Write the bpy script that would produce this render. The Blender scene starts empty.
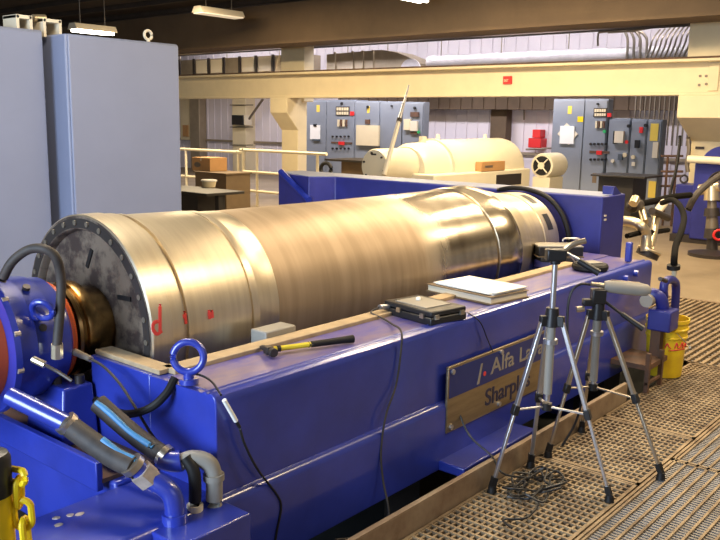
import bpy, bmesh, math, random
from mathutils import Vector, Matrix
random.seed(7)
C = bpy.context.scene.collection
S = bpy.context.scene
PI = math.pi

# ---------------------------------------------------------------- camera
F_PX, PITCH, ROLL, YAW, CAM_H = 826.63, 0.178773, 0.0164367, 0.69661, 1.55
fw = Vector((math.cos(YAW)*math.cos(PITCH), math.sin(YAW)*math.cos(PITCH), -math.sin(PITCH)))
r_ = fw.cross(Vector((0, 0, 1))).normalized(); u_ = r_.cross(fw)
RT = math.cos(ROLL)*r_ + math.sin(ROLL)*u_
UP = -math.sin(ROLL)*r_ + math.cos(ROLL)*u_
CP = Vector((0, 0, CAM_H))
cam = bpy.data.objects.new('camera', bpy.data.cameras.new('camera'))
C.objects.link(cam); S.camera = cam
cam.data.sensor_width = 36; cam.data.lens = F_PX/720*36; cam.data.clip_start = .02
cam.matrix_world = Matrix(((RT.x, UP.x, -fw.x, 0), (RT.y, UP.y, -fw.y, 0), (RT.z, UP.z, -fw.z, CAM_H), (0, 0, 0, 1)))

# ---------------------------------------------------------------- world and room light
S.view_settings.view_transform = 'Standard'; S.view_settings.look = 'None'
S.view_settings.gamma = 1; S.view_settings.use_curve_mapping = False
S.view_settings.exposure = 0.35
W = bpy.data.worlds.new('hall_air'); S.world = W; W.use_nodes = True
W.node_tree.nodes['Background'].inputs[0].default_value = (.55, .48, .42, 1)
W.node_tree.nodes['Background'].inputs[1].default_value = .30

def area(name, loc, target, sx, sy, power, col):
    d = bpy.data.lights.new(name, 'AREA'); d.shape = 'RECTANGLE'; d.size = sx; d.size_y = sy
    d.energy = power; d.color = col
    o = bpy.data.objects.new(name, d); C.objects.link(o); o.location = loc
    o.rotation_euler = (Vector(target)-Vector(loc)).to_track_quat('-Z', 'Y').to_euler()
    return o
WARM = (1.0, .78, .50)
COOL = (.62, .78, 1.0)
WHITE = (.95, .90, 1.0)
area('ceiling_lamp_light', (2.3, 3.5, 3.4), (2.3, 3.5, 0), .35, 1.5, 75, (1, .86, .66))
area('ceiling_lamp_light', (5.6, 2.9, 3.4), (5.6, 2.9, 0), .35, 1.5, 105, WARM)
area('ceiling_lamp_light', (4.2, .2, 3.4), (4.2, .2, 0), 1.5, .35, 85, WARM)
area('ceiling_lamp_light', (7.4, .4, 3.4), (7.4, .4, 0), 1.5, .35, 90, WARM)  # unseen lamp added to raise a highlight along the blue step edge
area('ceiling_lamp_light', (8.2, 2.6, 3.4), (8.2, 2.6, 0), 1.5, .35, 90, WARM)
area('ceiling_lamp_light', (9.0, 7.0, 3.4), (9.3, 7.0, 0), 1.5, .35, 130, WARM)
area('ceiling_lamp_light', (9.2, 4.8, 3.4), (9.8, 4.8, 0), 1.5, .35, 95, WARM)
area('ceiling_lamp_light', (8.5, 10.4, 3.4), (8.8, 10.4, 0), 1.5, .35, 200, WARM)
area('cool_fill_from_left', (-3.4, 2.2, 1.9), (2.0, 3.2, .6), 2.6, 2.6, 430, COOL)  # unseen cool source added for the bright blue end faces, no door known
area('near_side_fill', (1.2, -3.4, 2.6), (2.6, 2.0, .5), 3.0, 1.6, 18, (.85, .86, 1.0))  # weak fill added on the camera side, no window known there
area('duct_fill_light', (13.1, 17, 3.5), (14.9, 17.5, 2.8), .3, 3.0, 45, WARM)  # added light aimed at the dim left duct, stands for no fitting
for y_ in (6.2, 8.6, 11, 13.5, 16, 18.5):
    area('wall_tube_light', (14.9, y_, 3.56), (15.9, y_, 2.6), 2.0, .12, 22, WHITE)
for y_ in (7.5, 11, 14.5):
    area('aisle_tube_light', (13.0, y_, 3.3), (14.3, y_, .6), 2.0, .3, 95, WHITE)

# ---------------------------------------------------------------- helpers
def at(px, py, ax, v):
    """point of the sight line through a pixel where the coordinate `ax` equals v"""
    d = fw + (px-360)/F_PX*RT - (py-270)/F_PX*UP
    return CP + d*((v-CP[ax])/d[ax])
X_, Y_, Z_ = 0, 1, 2

def mat(name, col, rough=.5, metal=0, var=.0, scale=8, col2=None, spec=.5, bump=0, stretch=None, emit=None, estr=0, coat=0, thresh=None):
    m = bpy.data.materials.new(name); m.use_nodes = True
    nt = m.node_tree; b = nt.nodes['Principled BSDF']
    b.inputs['Base Color'].default_value = (*col, 1); b.inputs['Roughness'].default_value = rough
    b.inputs['Metallic'].default_value = metal; b.inputs['Specular IOR Level'].default_value = spec
    if coat: b.inputs['Coat Weight'].default_value = coat; b.inputs['Coat Roughness'].default_value = .15
    if emit: b.inputs['Emission Color'].default_value = (*emit, 1); b.inputs['Emission Strength'].default_value = estr
    if col2 is not None or var or bump:
        tc = nt.nodes.new('ShaderNodeTexCoord'); mp = nt.nodes.new('ShaderNodeMapping')
        geo = nt.nodes.new('ShaderNodeNewGeometry')
        nt.links.new(geo.outputs['Position'], mp.inputs['Vector'])
        if stretch: mp.inputs['Scale'].default_value = stretch
        n = nt.nodes.new('ShaderNodeTexNoise'); n.inputs['Scale'].default_value = scale
        n.inputs['Detail'].default_value = 6; n.inputs['Roughness'].default_value = .65
        nt.links.new(mp.outputs[0], n.inputs['Vector'])
        if col2 is not None or var:
            rp = nt.nodes.new('ShaderNodeValToRGB')
            lo, hi = thresh if thresh else (.35, .68)
            rp.color_ramp.elements[0].position = lo; rp.color_ramp.elements[1].position = hi
            c2 = col2 if col2 is not None else tuple(c*(1-var) for c in col)
            rp.color_ramp.elements[0].color = (*col, 1); rp.color_ramp.elements[1].color = (*c2, 1)
            nt.links.new(n.outputs['Fac'], rp.inputs['Fac']); nt.links.new(rp.outputs[0], b.inputs['Base Color'])
        if bump:
            bp = nt.nodes.new('ShaderNodeBump'); bp.inputs['Strength'].default_value = bump; bp.inputs['Distance'].default_value = .01
            nt.links.new(n.outputs['Fac'], bp.inputs['Height']); nt.links.new(bp.outputs[0], b.inputs['Normal'])
    return m

BLUE = (.027, .046, .36)
M = dict(
 blue=mat('blue_enamel', BLUE, .33, var=.30, scale=3.5, coat=.7),
 blue_d=mat('blue_enamel_dusty', (.055, .055, .34), .40, col2=(.23, .175, .22), scale=4, stretch=(.6, 1.6, 1), thresh=(.38, .66), coat=.2),
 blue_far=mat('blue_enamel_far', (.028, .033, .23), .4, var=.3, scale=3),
 cabinet=mat('grey_blue_cabinet_paint', (.215, .245, .355), .45, var=.06, scale=2),
 mcc=mat('switchgear_grey_paint', (.225, .25, .285), .45, var=.08, scale=3),
 mcc_d=mat('switchgear_seam', (.07, .09, .11), .5),
 cream=mat('cream_paint', (.74, .63, .40), .5, var=.08, scale=3),
 cream_m=mat('cream_enamel', (.78, .71, .52), .38, var=.06, scale=4, coat=.2),
 white_wall=mat('white_wall_sheeting', (.74, .69, .73), .6, var=.07, scale=.8, bump=.04),
 brown_band=mat('brown_fascia', (.13, .085, .045), .7, var=.3, scale=2),
 ceil=mat('dark_roof_deck', (.045, .032, .022), .9, var=.4, scale=1.5),
 girder=mat('brown_girder', (.13, .085, .045), .8, var=.25, scale=1.2),
 concrete=mat('worn_concrete_floor', (.27, .21, .135), .55, col2=(.19, .145, .09), scale=1.3, bump=.03),
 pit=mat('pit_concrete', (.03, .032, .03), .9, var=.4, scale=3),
 grate_tan=mat('rusty_grating_steel', (.36, .27, .16), .6, metal=.25, col2=(.12, .075, .04), scale=7),
 grate_grey=mat('galvanised_grating_steel', (.23, .235, .25), .55, metal=.25, col2=(.17, .145, .115), scale=5),
 kick=mat('kick_plate_steel', (.34, .26, .17), .55, metal=.25, col2=(.20, .13, .08), scale=6),
 shell=mat('turned_steel', (.72, .63, .47), .38, metal=.9, col2=(.62, .53, .39), scale=5, stretch=(7, .5, .5)),
 shell_r=mat('turned_steel_right', (.78, .70, .56), .21, metal=1, col2=(.52, .43, .31), scale=2.2, stretch=(5, .8, .8)),
 body=mat('dull_stained_steel', (.40, .285, .165), .50, metal=.55, col2=(.30, .205, .115), scale=3, stretch=(5, .5, .5)),
 flange=mat('dirty_grey_steel', (.215, .165, .12), .5, metal=.4, col2=(.065, .045, .038), scale=11, thresh=(.44, .60), bump=.12),
 dark_steel=mat('blackened_steel', (.06, .05, .045), .5, metal=.6),
 bronze=mat('oily_bronze_steel', (.42, .26, .10), .28, metal=1, var=.5, scale=10),
 orange=mat('orange_seal', (.75, .12, .02), .5, var=.2),
 gasket=mat('tan_gasket', (.50, .37, .21), .8, col2=(.36, .26, .15), scale=14),
 chrome=mat('polished_pipe_steel', (.76, .64, .43), .32, metal=.85),
 galv=mat('galvanised_duct', (.46, .38, .27), .42, metal=.6, var=.25, scale=2),
 galv_c=mat('spiral_duct_steel', (.66, .63, .64), .45, metal=.15, var=.2, scale=3),
 alu=mat('tripod_aluminium', (.60, .60, .62), .32, metal=.9),
 alu_w=mat('bronze_tinted_aluminium', (.50, .43, .33), .35, metal=.9),
 black=mat('black_plastic', (.012, .012, .013), .4),
 black_m=mat('matt_black_hose', (.008, .007, .006), .9, spec=.1),
 black_r=mat('black_rubber', (.012, .011, .010), .55, spec=.3, var=.3, scale=20),
 hose=mat('brown_rubber_hose', (.026, .021, .018), .65, col2=(.065, .05, .038), scale=15),
 hose_blue=mat('blue_stripe_on_hose', (.06, .25, .50), .5, var=.3, scale=20),
 grey_pl=mat('grey_plastic', (.28, .26, .22), .5),
 paper=mat('white_paper', (.85, .83, .76), .7),
 yellow=mat('yellow_plastic', (.85, .60, .01), .42, var=.12, scale=6),
 yellow_b=mat('yellow_bucket_plastic', (.80, .56, .015), .4, col2=(.62, .40, .02), scale=7),
 yellow_h=mat('yellow_handle_fibreglass', (.75, .60, .03), .4),
 red=mat('red_paint', (.70, .02, .02), .5),
 redmark=mat('red_marker_paint', (.70, .05, .04), .6),
 card=mat('brown_cardboard', (.50, .27, .10), .75, var=.12, scale=6),
 brown=mat('brown_laminate', (.17, .115, .06), .6, var=.15),
 deskblk=mat('black_desk_laminate', (.03, .026, .022), .45),
 rust=mat('rusty_steel', (.14, .065, .03), .75, col2=(.06, .04, .03), scale=9),
 conduit=mat('steel_conduit', (.22, .185, .14), .45, metal=.6),
 label_y=mat('yellow_sticker', (.75, .55, .08), .6),
 plate_blue=mat('nameplate_blue', (.012, .025, .16), .3),
 plate_steel=mat('nameplate_brushed_steel', (.42, .33, .20), .35, metal=.8, var=.25, scale=6, stretch=(1, 1, 8)),
 plate_text=mat('nameplate_grey_ink', (.36, .33, .29), .4, metal=.4),
 plate_dark=mat('nameplate_dark_ink', (.022, .022, .06), .4),
 green=mat('green_lamp_lens', (.03, .40, .12), .4),
 tube=mat('lit_fluorescent_tube', (1, 1, 1), .5, emit=(1, .93, .78), estr=14),
 tube_off=mat('lamp_diffuser', (.75, .68, .55), .5, emit=(1, .85, .6), estr=.35),
 chip=mat('bare_chipped_metal', (.55, .45, .36), .5, metal=.3, var=.4, scale=20),
 beige=mat('beige_sheet', (.70, .62, .46), .6),
)

def wear_blend():
    m = bpy.data.materials.new('steel_worn_from_dull_to_polished'); m.use_nodes = True; nt = m.node_tree; b = nt.nodes['Principled BSDF']
    g = nt.nodes.new('ShaderNodeNewGeometry'); sp = nt.nodes.new('ShaderNodeSeparateXYZ'); nt.links.new(g.outputs['Position'], sp.inputs[0])
    mp = nt.nodes.new('ShaderNodeMapping'); mp.inputs['Scale'].default_value = (4, 1.2, 1.2); nt.links.new(g.outputs['Position'], mp.inputs['Vector'])
    n = nt.nodes.new('ShaderNodeTexNoise'); n.inputs['Scale'].default_value = 2.5; n.inputs['Detail'].default_value = 6; nt.links.new(mp.outputs[0], n.inputs['Vector'])
    ad = nt.nodes.new('ShaderNodeMath'); ad.operation = 'MULTIPLY_ADD'; ad.inputs[1].default_value = .45; nt.links.new(n.outputs['Fac'], ad.inputs[0]); nt.links.new(sp.outputs['X'], ad.inputs[2])
    mr = nt.nodes.new('ShaderNodeMapRange'); mr.inputs['From Min'].default_value = 3.62; mr.inputs['From Max'].default_value = 4.05; mr.interpolation_type = 'SMOOTHSTEP'; nt.links.new(ad.outputs[0], mr.inputs['Value'])
    st = nt.nodes.new('ShaderNodeMapping'); st.inputs['Scale'].default_value = (6, .5, .5); nt.links.new(g.outputs['Position'], st.inputs['Vector'])
    n2 = nt.nodes.new('ShaderNodeTexNoise'); n2.inputs['Scale'].default_value = 3; n2.inputs['Detail'].default_value = 7; nt.links.new(st.outputs[0], n2.inputs['Vector'])
    def ramp(a, c, lo, hi, src):
        r = nt.nodes.new('ShaderNodeValToRGB'); r.color_ramp.elements[0].color = (*a, 1); r.color_ramp.elements[1].color = (*c, 1)
        r.color_ramp.elements[0].position = lo; r.color_ramp.elements[1].position = hi; nt.links.new(src, r.inputs['Fac']); return r
    dull = ramp((.41, .305, .195), (.31, .225, .135), .35, .68, n2.outputs['Fac']); shiny = ramp((.80, .71, .56), (.42, .34, .25), .45, .72, n.outputs['Fac'])
    mx = nt.nodes.new('ShaderNodeMix'); mx.data_type = 'RGBA'; nt.links.new(mr.outputs[0], mx.inputs['Factor']); nt.links.new(dull.outputs[0], mx.inputs[6]); nt.links.new(shiny.outputs[0], mx.inputs[7])
    nt.links.new(mx.outputs[2], b.inputs['Base Color'])
    for nm, lo, hi in (('Metallic', .5, 1), ('Roughness', .5, .22)):
        q = nt.nodes.new('ShaderNodeMapRange'); q.inputs['To Min'].default_value = lo; q.inputs['To Max'].default_value = hi; nt.links.new(mr.outputs[0], q.inputs['Value']); nt.links.new(q.outputs[0], b.inputs[nm])
    return m
M['body'] = wear_blend()

def newbm(): return bmesh.new()
def box(bm, x0, x1, y0, y1, z0, z1):
    v = [bm.verts.new((x, y, z)) for x in (x0, x1) for y in (y0, y1) for z in (z0, z1)]
    for f in ((0, 1, 3, 2), (4, 6, 7, 5), (0, 4, 5, 1), (2, 3, 7, 6), (0, 2, 6, 4), (1, 5, 7, 3)):
        bm.faces.new([v[i] for i in f])
    return v
def obox(bm, c, ex, ey, ez, sx, sy, sz):
    """box about c with half sizes along the unit axes ex, ey, ez"""
    c = Vector(c); v = []
    for a in (-1, 1):
        for b in (-1, 1):
            for d in (-1, 1): v.append(bm.verts.new(c+ex*(a*sx)+ey*(b*sy)+ez*(d*sz)))
    for f in ((0, 1, 3, 2), (4, 6, 7, 5), (0, 4, 5, 1), (2, 3, 7, 6), (0, 2, 6, 4), (1, 5, 7, 3)):
        bm.faces.new([v[i] for i in f])
def frame(d):
    d = Vector(d).normalized()
    a = Vector((0, 0, 1)) if abs(d.z) < .9 else Vector((1, 0, 0))
    s = d.cross(a).normalized(); return d, s, s.cross(d)
def lathe(bm, o, d, prof, seg=32, cap=True):
    o = Vector(o); d, s, t = frame(d); rings = []
    for (h, r) in prof:
        rings.append([bm.verts.new(o+d*h+(s*math.cos(2*PI*k/seg)+t*math.sin(2*PI*k/seg))*max(r, 1e-4)) for k in range(seg)])
    for a, b in zip(rings, rings[1:]):
        for k in range(seg): bm.faces.new((a[k], a[(k+1) % seg], b[(k+1) % seg], b[k]))
    if cap: bm.faces.new(rings[0][::-1]); bm.faces.new(rings[-1])
def cyl(bm, p0, p1, r0, r1=None, seg=16):
    p0 = Vector(p0); p1 = Vector(p1)
    lathe(bm, p0, p1-p0, [(0, r0), ((p1-p0).length, r0 if r1 is None else r1)], seg)
def smooth(pts, n=8):
    pts = [Vector(p) for p in pts]; q = [pts[0]*2-pts[1]]+pts+[pts[-1]*2-pts[-2]]; out = []
    for i in range(1, len(q)-2):
        for k in range(n):
            t = k/n; a, b, c, d = q[i-1:i+3]
            out.append(.5*((2*b)+(c-a)*t+(2*a-5*b+4*c-d)*t*t+(3*b-a-3*c+d)*t**3))
    return out+[pts[-1]]
def tube(bm, pts, r, seg=10, n=8, closed=False):
    P = smooth(pts, n) if n else [Vector(p) for p in pts]
    rings = []; prev = None
    for i, p in enumerate(P):
        d = (P[min(i+1, len(P)-1)]-P[max(i-1, 0)])
        if closed: d = P[(i+1) % len(P)]-P[i-1]
        d.normalize()
        if prev is None: _, s, t = frame(d)
        else:
            s = prev-d*prev.dot(d)
            s = s.normalized() if s.length > 1e-6 else frame(d)[1]
            t = d.cross(s)
        prev = s; rr = r(i/(len(P)-1)) if callable(r) else r
        rings.append([bm.verts.new(p+(s*math.cos(2*PI*k/seg)+t*math.sin(2*PI*k/seg))*rr) for k in range(seg)])
    pr = list(zip(rings, rings[1:]))
    if closed: pr.append((rings[-1], rings[0]))
    for a, b in pr:
        for k in range(seg): bm.faces.new((a[k], a[(k+1) % seg], b[(k+1) % seg], b[k]))
    if not closed: bm.faces.new(rings[0][::-1]); bm.faces.new(rings[-1])
def ring(bm, c, nrm, R, r, seg=28, ts=10):
    d, s, t = frame(nrm); c = Vector(c)
    tube(bm, [c+(s*math.cos(2*PI*k/seg)+t*math.sin(2*PI*k/seg))*R for k in range(seg)], r, ts, 0, True)
def prism(bm, poly, ax, a, b):
    """extrude a polygon of the other two coordinates (in x,y,z order) along ax"""
    def mk(p, v):
        q = list(p); q.insert(ax, v); return bm.verts.new(q)
    A = [mk(p, a) for p in poly]; B = [mk(p, b) for p in poly]; n = len(poly)
    bm.faces.new(A); bm.faces.new(B[::-1])
    for i in range(n): bm.faces.new((A[i], B[i], B[(i+1) % n], A[(i+1) % n]))
def sphere(bm, c, r, seg=14, sz=1):
    lathe(bm, Vector(c)-Vector((0, 0, r*sz)), (0, 0, 1), [(r*sz*(1-math.cos(PI*k/8)), r*math.sin(PI*k/8)) for k in range(9)], seg)

ORG = {}
def obj(name, bm, m, parent=None, bevel=0, sharp=35, base=None):
    bmesh.ops.recalc_face_normals(bm, faces=bm.faces)
    me = bpy.data.meshes.new(name); off = Vector((0, 0, 0))
    if parent is None:
        xs = [v.co for v in bm.verts]
        off = Vector(((min(v.x for v in xs)+max(v.x for v in xs))/2, (min(v.y for v in xs)+max(v.y for v in xs))/2, min(v.z for v in xs)))
    else:
        off = ORG[parent.name]
    for v in bm.verts: v.co -= off
    bm.to_mesh(me); bm.free()
    me.materials.append(M[m] if isinstance(m, str) else m)
    me.polygons.foreach_set('use_smooth', [True]*len(me.polygons)); me.set_sharp_from_angle(angle=math.radians(sharp))
    o = bpy.data.objects.new(name, me); C.objects.link(o)
    if parent is None: o.location = off
    else: o.parent = parent
    ORG[o.name] = off
    if bevel:
        b = o.modifiers.new('edge', 'BEVEL'); b.width = bevel; b.segments = 2; b.limit_method = 'ANGLE'; b.angle_limit = math.radians(50)
    return o
def thing(name, loc, label, cat, group=None):
    o = bpy.data.objects.new(name, None); C.objects.link(o); o.location = loc; o.empty_display_size = .1
    ORG[o.name] = Vector(loc); return tag(o, label, cat, group)
def tag(o, label, cat, group=None, kind=None):
    o['label'] = label; o['category'] = cat
    if group: o['group'] = group
    if kind: o['kind'] = kind
    return o
def struct(name, bm, m, label=None, bevel=0):
    o = obj(name, bm, m, None, bevel); o['kind'] = 'structure'
    if label: o['label'] = label
    return o
def B(x0, x1, y0, y1, z0, z1):
    bm = newbm(); box(bm, x0, x1, y0, y1, z0, z1); return bm
def CY(p0, p1, r0, r1=None, seg=16):
    bm = newbm(); cyl(bm, p0, p1, r0, r1, seg); return bm
def TU(pts, r, seg=10, n=8):
    bm = newbm(); tube(bm, pts, r, seg, n); return bm
def text_mesh(name, s, size, m, parent, origin, ex, ey, depth=.002, sx=1, fit=None):
    cu = bpy.data.curves.new('lettering', 'FONT'); cu.body = s; cu.size = size; cu.extrude = depth; cu.offset = size*.012
    t = bpy.data.objects.new('lettering', cu); C.objects.link(t)
    dg = bpy.context.evaluated_depsgraph_get(); me = bpy.data.meshes.new_from_object(t.evaluated_get(dg))
    bpy.data.objects.remove(t)
    bm = newbm(); bm.from_mesh(me); ez = ex.cross(ey)
    if fit: sx = fit/max(v.co.x for v in bm.verts)
    for v in bm.verts: v.co = Vector(origin)+ex*(v.co.x*sx)+ey*v.co.y+ez*v.co.z
    return obj(name, bm, m, parent)

# ================================================================ SETTING
PX0, PX1, PY0, PY1 = -2.0, 7.6, -3.0, 4.0          # the pit under grating and machine
bm = newbm()
box(bm, PX1, 17, -4, 26, -.5, 0); box(bm, -5, PX1, PY1, 26, -.5, 0); box(bm, -5, PX0, -4, PY1, -.5, 0)
struct('floor', bm, 'concrete')
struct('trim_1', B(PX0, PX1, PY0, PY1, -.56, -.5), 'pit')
bm = newbm(); box(bm, -5, 17, -4, 26, 3.75, 3.95)
for k in range(22): box(bm, -5+k, -4.9+k, -4, 26, 3.66, 3.75)
struct('ceiling', bm, 'ceil')
bm = newbm(); box(bm, 16.6, 16.8, -4, 26, 0, 3.75)
for k in range(100): box(bm, 16.58, 16.6, -4+k*.3, -3.97+k*.3, .0, 3.75)
struct('wall_back', bm, 'white_wall')
# brown steel fascia along the wall under the beam
bm = newbm(); box(bm, 16.0, 16.5, 4.2, 14.2, 1.84, 2.14)
for k in range(34): box(bm, 15.98, 16.0, 4.2+k*.3, 4.22+k*.3, 1.84, 2.14)
struct('trim_2', bm, 'brown_band')
struct('trim_3', B(16.5, 16.6, -4, 26, .86, .92), 'galv')

# roof girder and the cream beam
bm = newbm(); box(bm, 11.0, 11.5, -4, 26, 2.93, 3.62); box(bm, 10.9, 11.6, -4, 26, 2.90, 2.94)
box(bm, 11.5, 11.6, -4, 26, 2.94, 3.62)
tag(obj('roof_girder', bm, 'girder'), 'deep dark brown girder running across under the roof', 'girder')
bm = newbm(); box(bm, 11.55, 11.95, -4, 26, 2.40, 2.44); box(bm, 11.72, 11.78, -4, 26, 2.0, 2.42); box(bm, 11.6, 11.9, -4, 26, 1.96, 2.0)
t = thing('overhead_beam', (11.75, 8, 1.96), 'long cream painted steel beam crossing the whole hall overhead', 'beam')
obj('beam_section', bm, 'cream', t, .006)
obj('top_rail', B(11.68, 11.82, -4, 26, 2.44, 2.475), 'rust', t)
for (px, py) in ((700, 76), (706, 76), (699, 85), (706, 84)):
    p = at(px, py, X_, 11.71); obj('bolt', CY(p, p+Vector((.02, 0, 0)), .018), 'conduit', t)
obj('splice_plate', B(11.7, 11.72, 3.62, 3.75, 2.02, 2.38), 'cream', t, .004)
tag(obj('roof_joist', B(13.6, 13.9, -4, 26, 3.12, 3.5), 'ceil'), 'dark slim joist running behind the brown roof girder', 'joist')
# columns carrying the beam
def column(y0, y1, xs, xe, zc0, zc1, u0, u1, xu, label):
    t = thing('building_column', ((xs+xe)/2, (y0+y1)/2, 0), label, 'column')
    obj('lower_shaft', B(xs, xe, y0+.01, y1-.01, 0, 1.96), 'cream', t, .01)
    bm = newbm(); prism(bm, [(11.55, 1.96), (xs+.02, 1.96), (xs+.02, zc0), (11.55, zc1)], Y_, y0, y1)
    obj('corbel', bm, 'cream', t, .01)
    obj('upper_shaft', B(11.97, xu, u0, u1, 1.9, 3.6), 'cream', t, .01)
column(11.57, 12.04, 11.86, 12.12, 1.32, 1.68, 11.52, 12.16, 12.25, 'cream column with corbel under the beam, left of the grey switchgear')
column(3.35, 4.08, 12.2, 12.7, 1.33, 1.66, 3.4, 4.15, 12.6, 'cream column with wide corbel at the right edge of the photo')
# ducts behind the beam
bm = newbm(); box(bm, 14.9, 15.5, 14.35, 24, 2.72, 3.12)
t = thing('rectangular_duct', (15.2, 18, 2.66), 'long brassy rectangular duct with pale panels above the beam, left of the column', 'duct')
obj('duct_body', bm, 'galv', t)
for y in (15.5, 17.5, 19.5): obj('hanger_rod', CY((15.2, y, 3.12), (15.2, y, 3.66), .012, None, 8), 'conduit', t)
for k in range(12):
    y = 14.75+k*.62
    obj('duct_joint', B(14.86, 14.9, y, y+.07, 2.70, 3.14), 'dark_steel', t)
    if k % 3: obj('duct_panel', B(14.88, 14.9, y+.12, y+.56, 2.75, 3.09), 'beige', t)
t = thing('tapered_duct', (15.2, 12, 2.66), 'brown rectangular duct with a curved end above the beam, right of the column', 'duct')
bm = newbm(); prism(bm, [(13.6, 2.66), (13.6, 3.08), (11.95, 3.12), (11.5, 3.04), (11.1, 2.90), (10.95, 2.80), (10.95, 2.66)], X_, 14.9, 15.5)
obj('duct_body', bm, 'galv', t)
for y in (12.15, 12.45, 12.75, 13.3): obj('duct_joint', B(14.86, 14.9, y, y+.05, 2.62, 3.12), 'galv', t)
for y in (12.0, 13.2): obj('hanger_rod', CY((15.2, y, 3.05), (15.2, y, 3.66), .012, None, 8), 'conduit', t)
obj('curved_cheek', CY((14.86, 11.1, 2.62), (14.9, 11.1, 2.62), .28, None, 24), 'galv_c', t)
bm = newbm(); lathe(bm, (15.3, 10.9, 2.82), (0, -1, 0), [(0, .15)]+[(.1+k*.05, .15 if k % 8 else .165) for k in range(118)]+[(6.1, .15)], 20)
t = thing('spiral_duct', (15.3, 8, 2.6), 'long round galvanised duct lying along the wall above the beam', 'duct'); obj('duct_body', bm, 'galv_c', t)
for y in (10.6, 9.1, 7.6, 6.2): obj('hanger_rod', CY((15.3, y, 2.95), (15.3, y, 3.66), .012, None, 8), 'conduit', t)
# wall tube fittings
for k, y in enumerate((6.2, 8.6, 11.0, 13.5, 16.0, 18.5)):
    t = thing('wall_tube_lamp', (14.9, y, 3.55), 'long white tube lamp under the roof behind the girder', 'lamp', 'tube lamps along the wall')
    obj('lamp_housing', B(14.85, 14.95, y-1, y+1, 3.61, 3.66), 'beige', t)
    obj('lamp_tube', CY((14.9, y-.95, 3.59), (14.9, y+.95, 3.59), .018, None, 8), 'tube', t)
# ceiling lamps in view
def ceil_lamp(px, py, z, L, label, lit):
    p = at(px, py, Z_, z)
    t = thing('ceiling_lamp', p, label, 'lamp')
    bm = newbm(); prism(bm, [(p.y-.14, z), (p.y+.14, z), (p.y+.08, z+.10), (p.y-.08, z+.10)], X_, p.x-L/2, p.x+L/2)
    obj('lamp_housing', bm, 'beige', t)
    if lit:
        for s in (-.06, .06): obj('lamp_tube', CY((p.x-L/2+.03, p.y+s, z-.02), (p.x+L/2-.03, p.y+s, z-.02), .025, None, 10), 'tube', t)
    else: obj('lamp_diffuser', B(p.x-L/2+.02, p.x+L/2-.02, p.y-.12, p.y+.12, z-.02, z), 'tube_off', t)
    for s in (-.3, .3): obj('hanger_rod', CY((p.x+s*L, p.y, z+.1), (p.x+s*L, p.y, 3.66), .008, None, 6), 'conduit', t)
ceil_lamp(219, 15, 3.3, .95, 'dim pale ceiling lamp hanging left of centre before the girder', False)
ceil_lamp(93, 31, 3.0, .8, 'bright lit tube lamp glowing just above the tall grey-blue cabinets', True)
ceil_lamp(400, -5, 3.3, 1.2, 'lit ceiling lamp cut by the top edge of the photo', True)

# conduits up the wall behind the switchgear, one thing each
cg = 'conduits climbing behind the switchgear'
for k in range(16):
    y = 6.05-.088*k if k < 10 else 6.05-.088*k
    zb = 1.2
    z1 = 2.45+.01*k; x = 15.0
    pts = [(x, y, zb), (x, y, z1), (x, y-.05, z1+.15), (x+.02, y-.16, z1+.42), (x+.05, y-.20, z1+.62), (x+.3, y-.22, z1+.80)]
    tag(obj('steel_conduit', TU(pts, .017, 6, 4), 'conduit'), 'thin steel conduit in the bank climbing the wall behind the right-hand switchgear', 'pipe', cg)
for k in range(4):
    y = 5.97+.12*k
    pts = [(15.1, y, 2.5), (15.1, y, 3.0), (15.1, y+.05, 3.14+.02*k), (15.1, y+.16, 3.22+.03*k), (15.1, y+.40, 3.24+.06*k), (15.1, y+.75, 3.24+.06*k)]
    tag(obj('steel_conduit', TU(pts, .026, 8, 5), 'conduit'), 'thick bent conduit curving left above the beam beside the conduit bank', 'pipe', 'thick bent conduits')
pts = [at(598, 46, X_, 14.8), at(598, 36, X_, 14.8), at(602, 32, X_, 14.8), at(630, 31, X_, 14.8), at(660, 26, X_, 14.8), at(692, 22, X_, 14.8)]
tag(obj('steel_conduit', TU(pts, .02, 8, 5), 'conduit'), 'single hooked conduit above the round duct left of the conduit bank', 'pipe')

# exit sign on the beam
p0, p1 = at(502.5, 84, X_, 11.68), at(511, 76, X_, 11.68)
t = thing('exit_sign', (11.69, (p0.y+p1.y)/2, p0.z), 'small red exit sign fixed on the cream beam', 'sign')
obj('sign_plate', B(11.69, 11.72, p1.y, p0.y, p0.z, p1.z), 'red', t)
text_mesh('lettering', 'EXIT', .055, 'cream', t, (11.688, p0.y-.015, p0.z+.035), Vector((0, -1, 0)), Vector((0, 0, 1)), .001, .72)

# ================================================================ BACKGROUND ROOM CONTENT (left to right)
# wall pilasters, dark box, patches on the left part of the wall
def wall_rect(name, a, b, x, m, label, cat, th=.12, grp=None):
    p, q = at(*a, X_, x), at(*b, X_, x)
    return tag(obj(name, B(x, x+th, min(p.y, q.y), max(p.y, q.y), min(p.z, q.z), max(p.z, q.z)), m, None, .004), label, cat, grp)
p, q = at(232, 98, X_, 16.2), at(246, 175, X_, 16.2)
tag(obj('wall_pilaster', B(16.2, 16.58, q.y, p.y, 0, 2.3), 'cream', None, .01), 'tan pilaster on the back wall carrying the dark grille box', 'column')
p = at(195, 120, X_, 16.3); tag(obj('wall_pilaster', B(16.3, 16.58, p.y-.2, p.y+.25, 0, 2.3), 'galv', None, .01), 'narrow brownish pilaster at the far left of the back wall', 'column')
p, q = at(489, 98, X_, 16.2), at(503, 140, X_, 16.2)
tag(obj('wall_pilaster', B(16.3, 16.55, q.y, p.y, 0, 1.84), 'brown_band', None, .01), 'dark brown pilaster on the wall behind the cream centrifuge', 'column')
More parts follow.
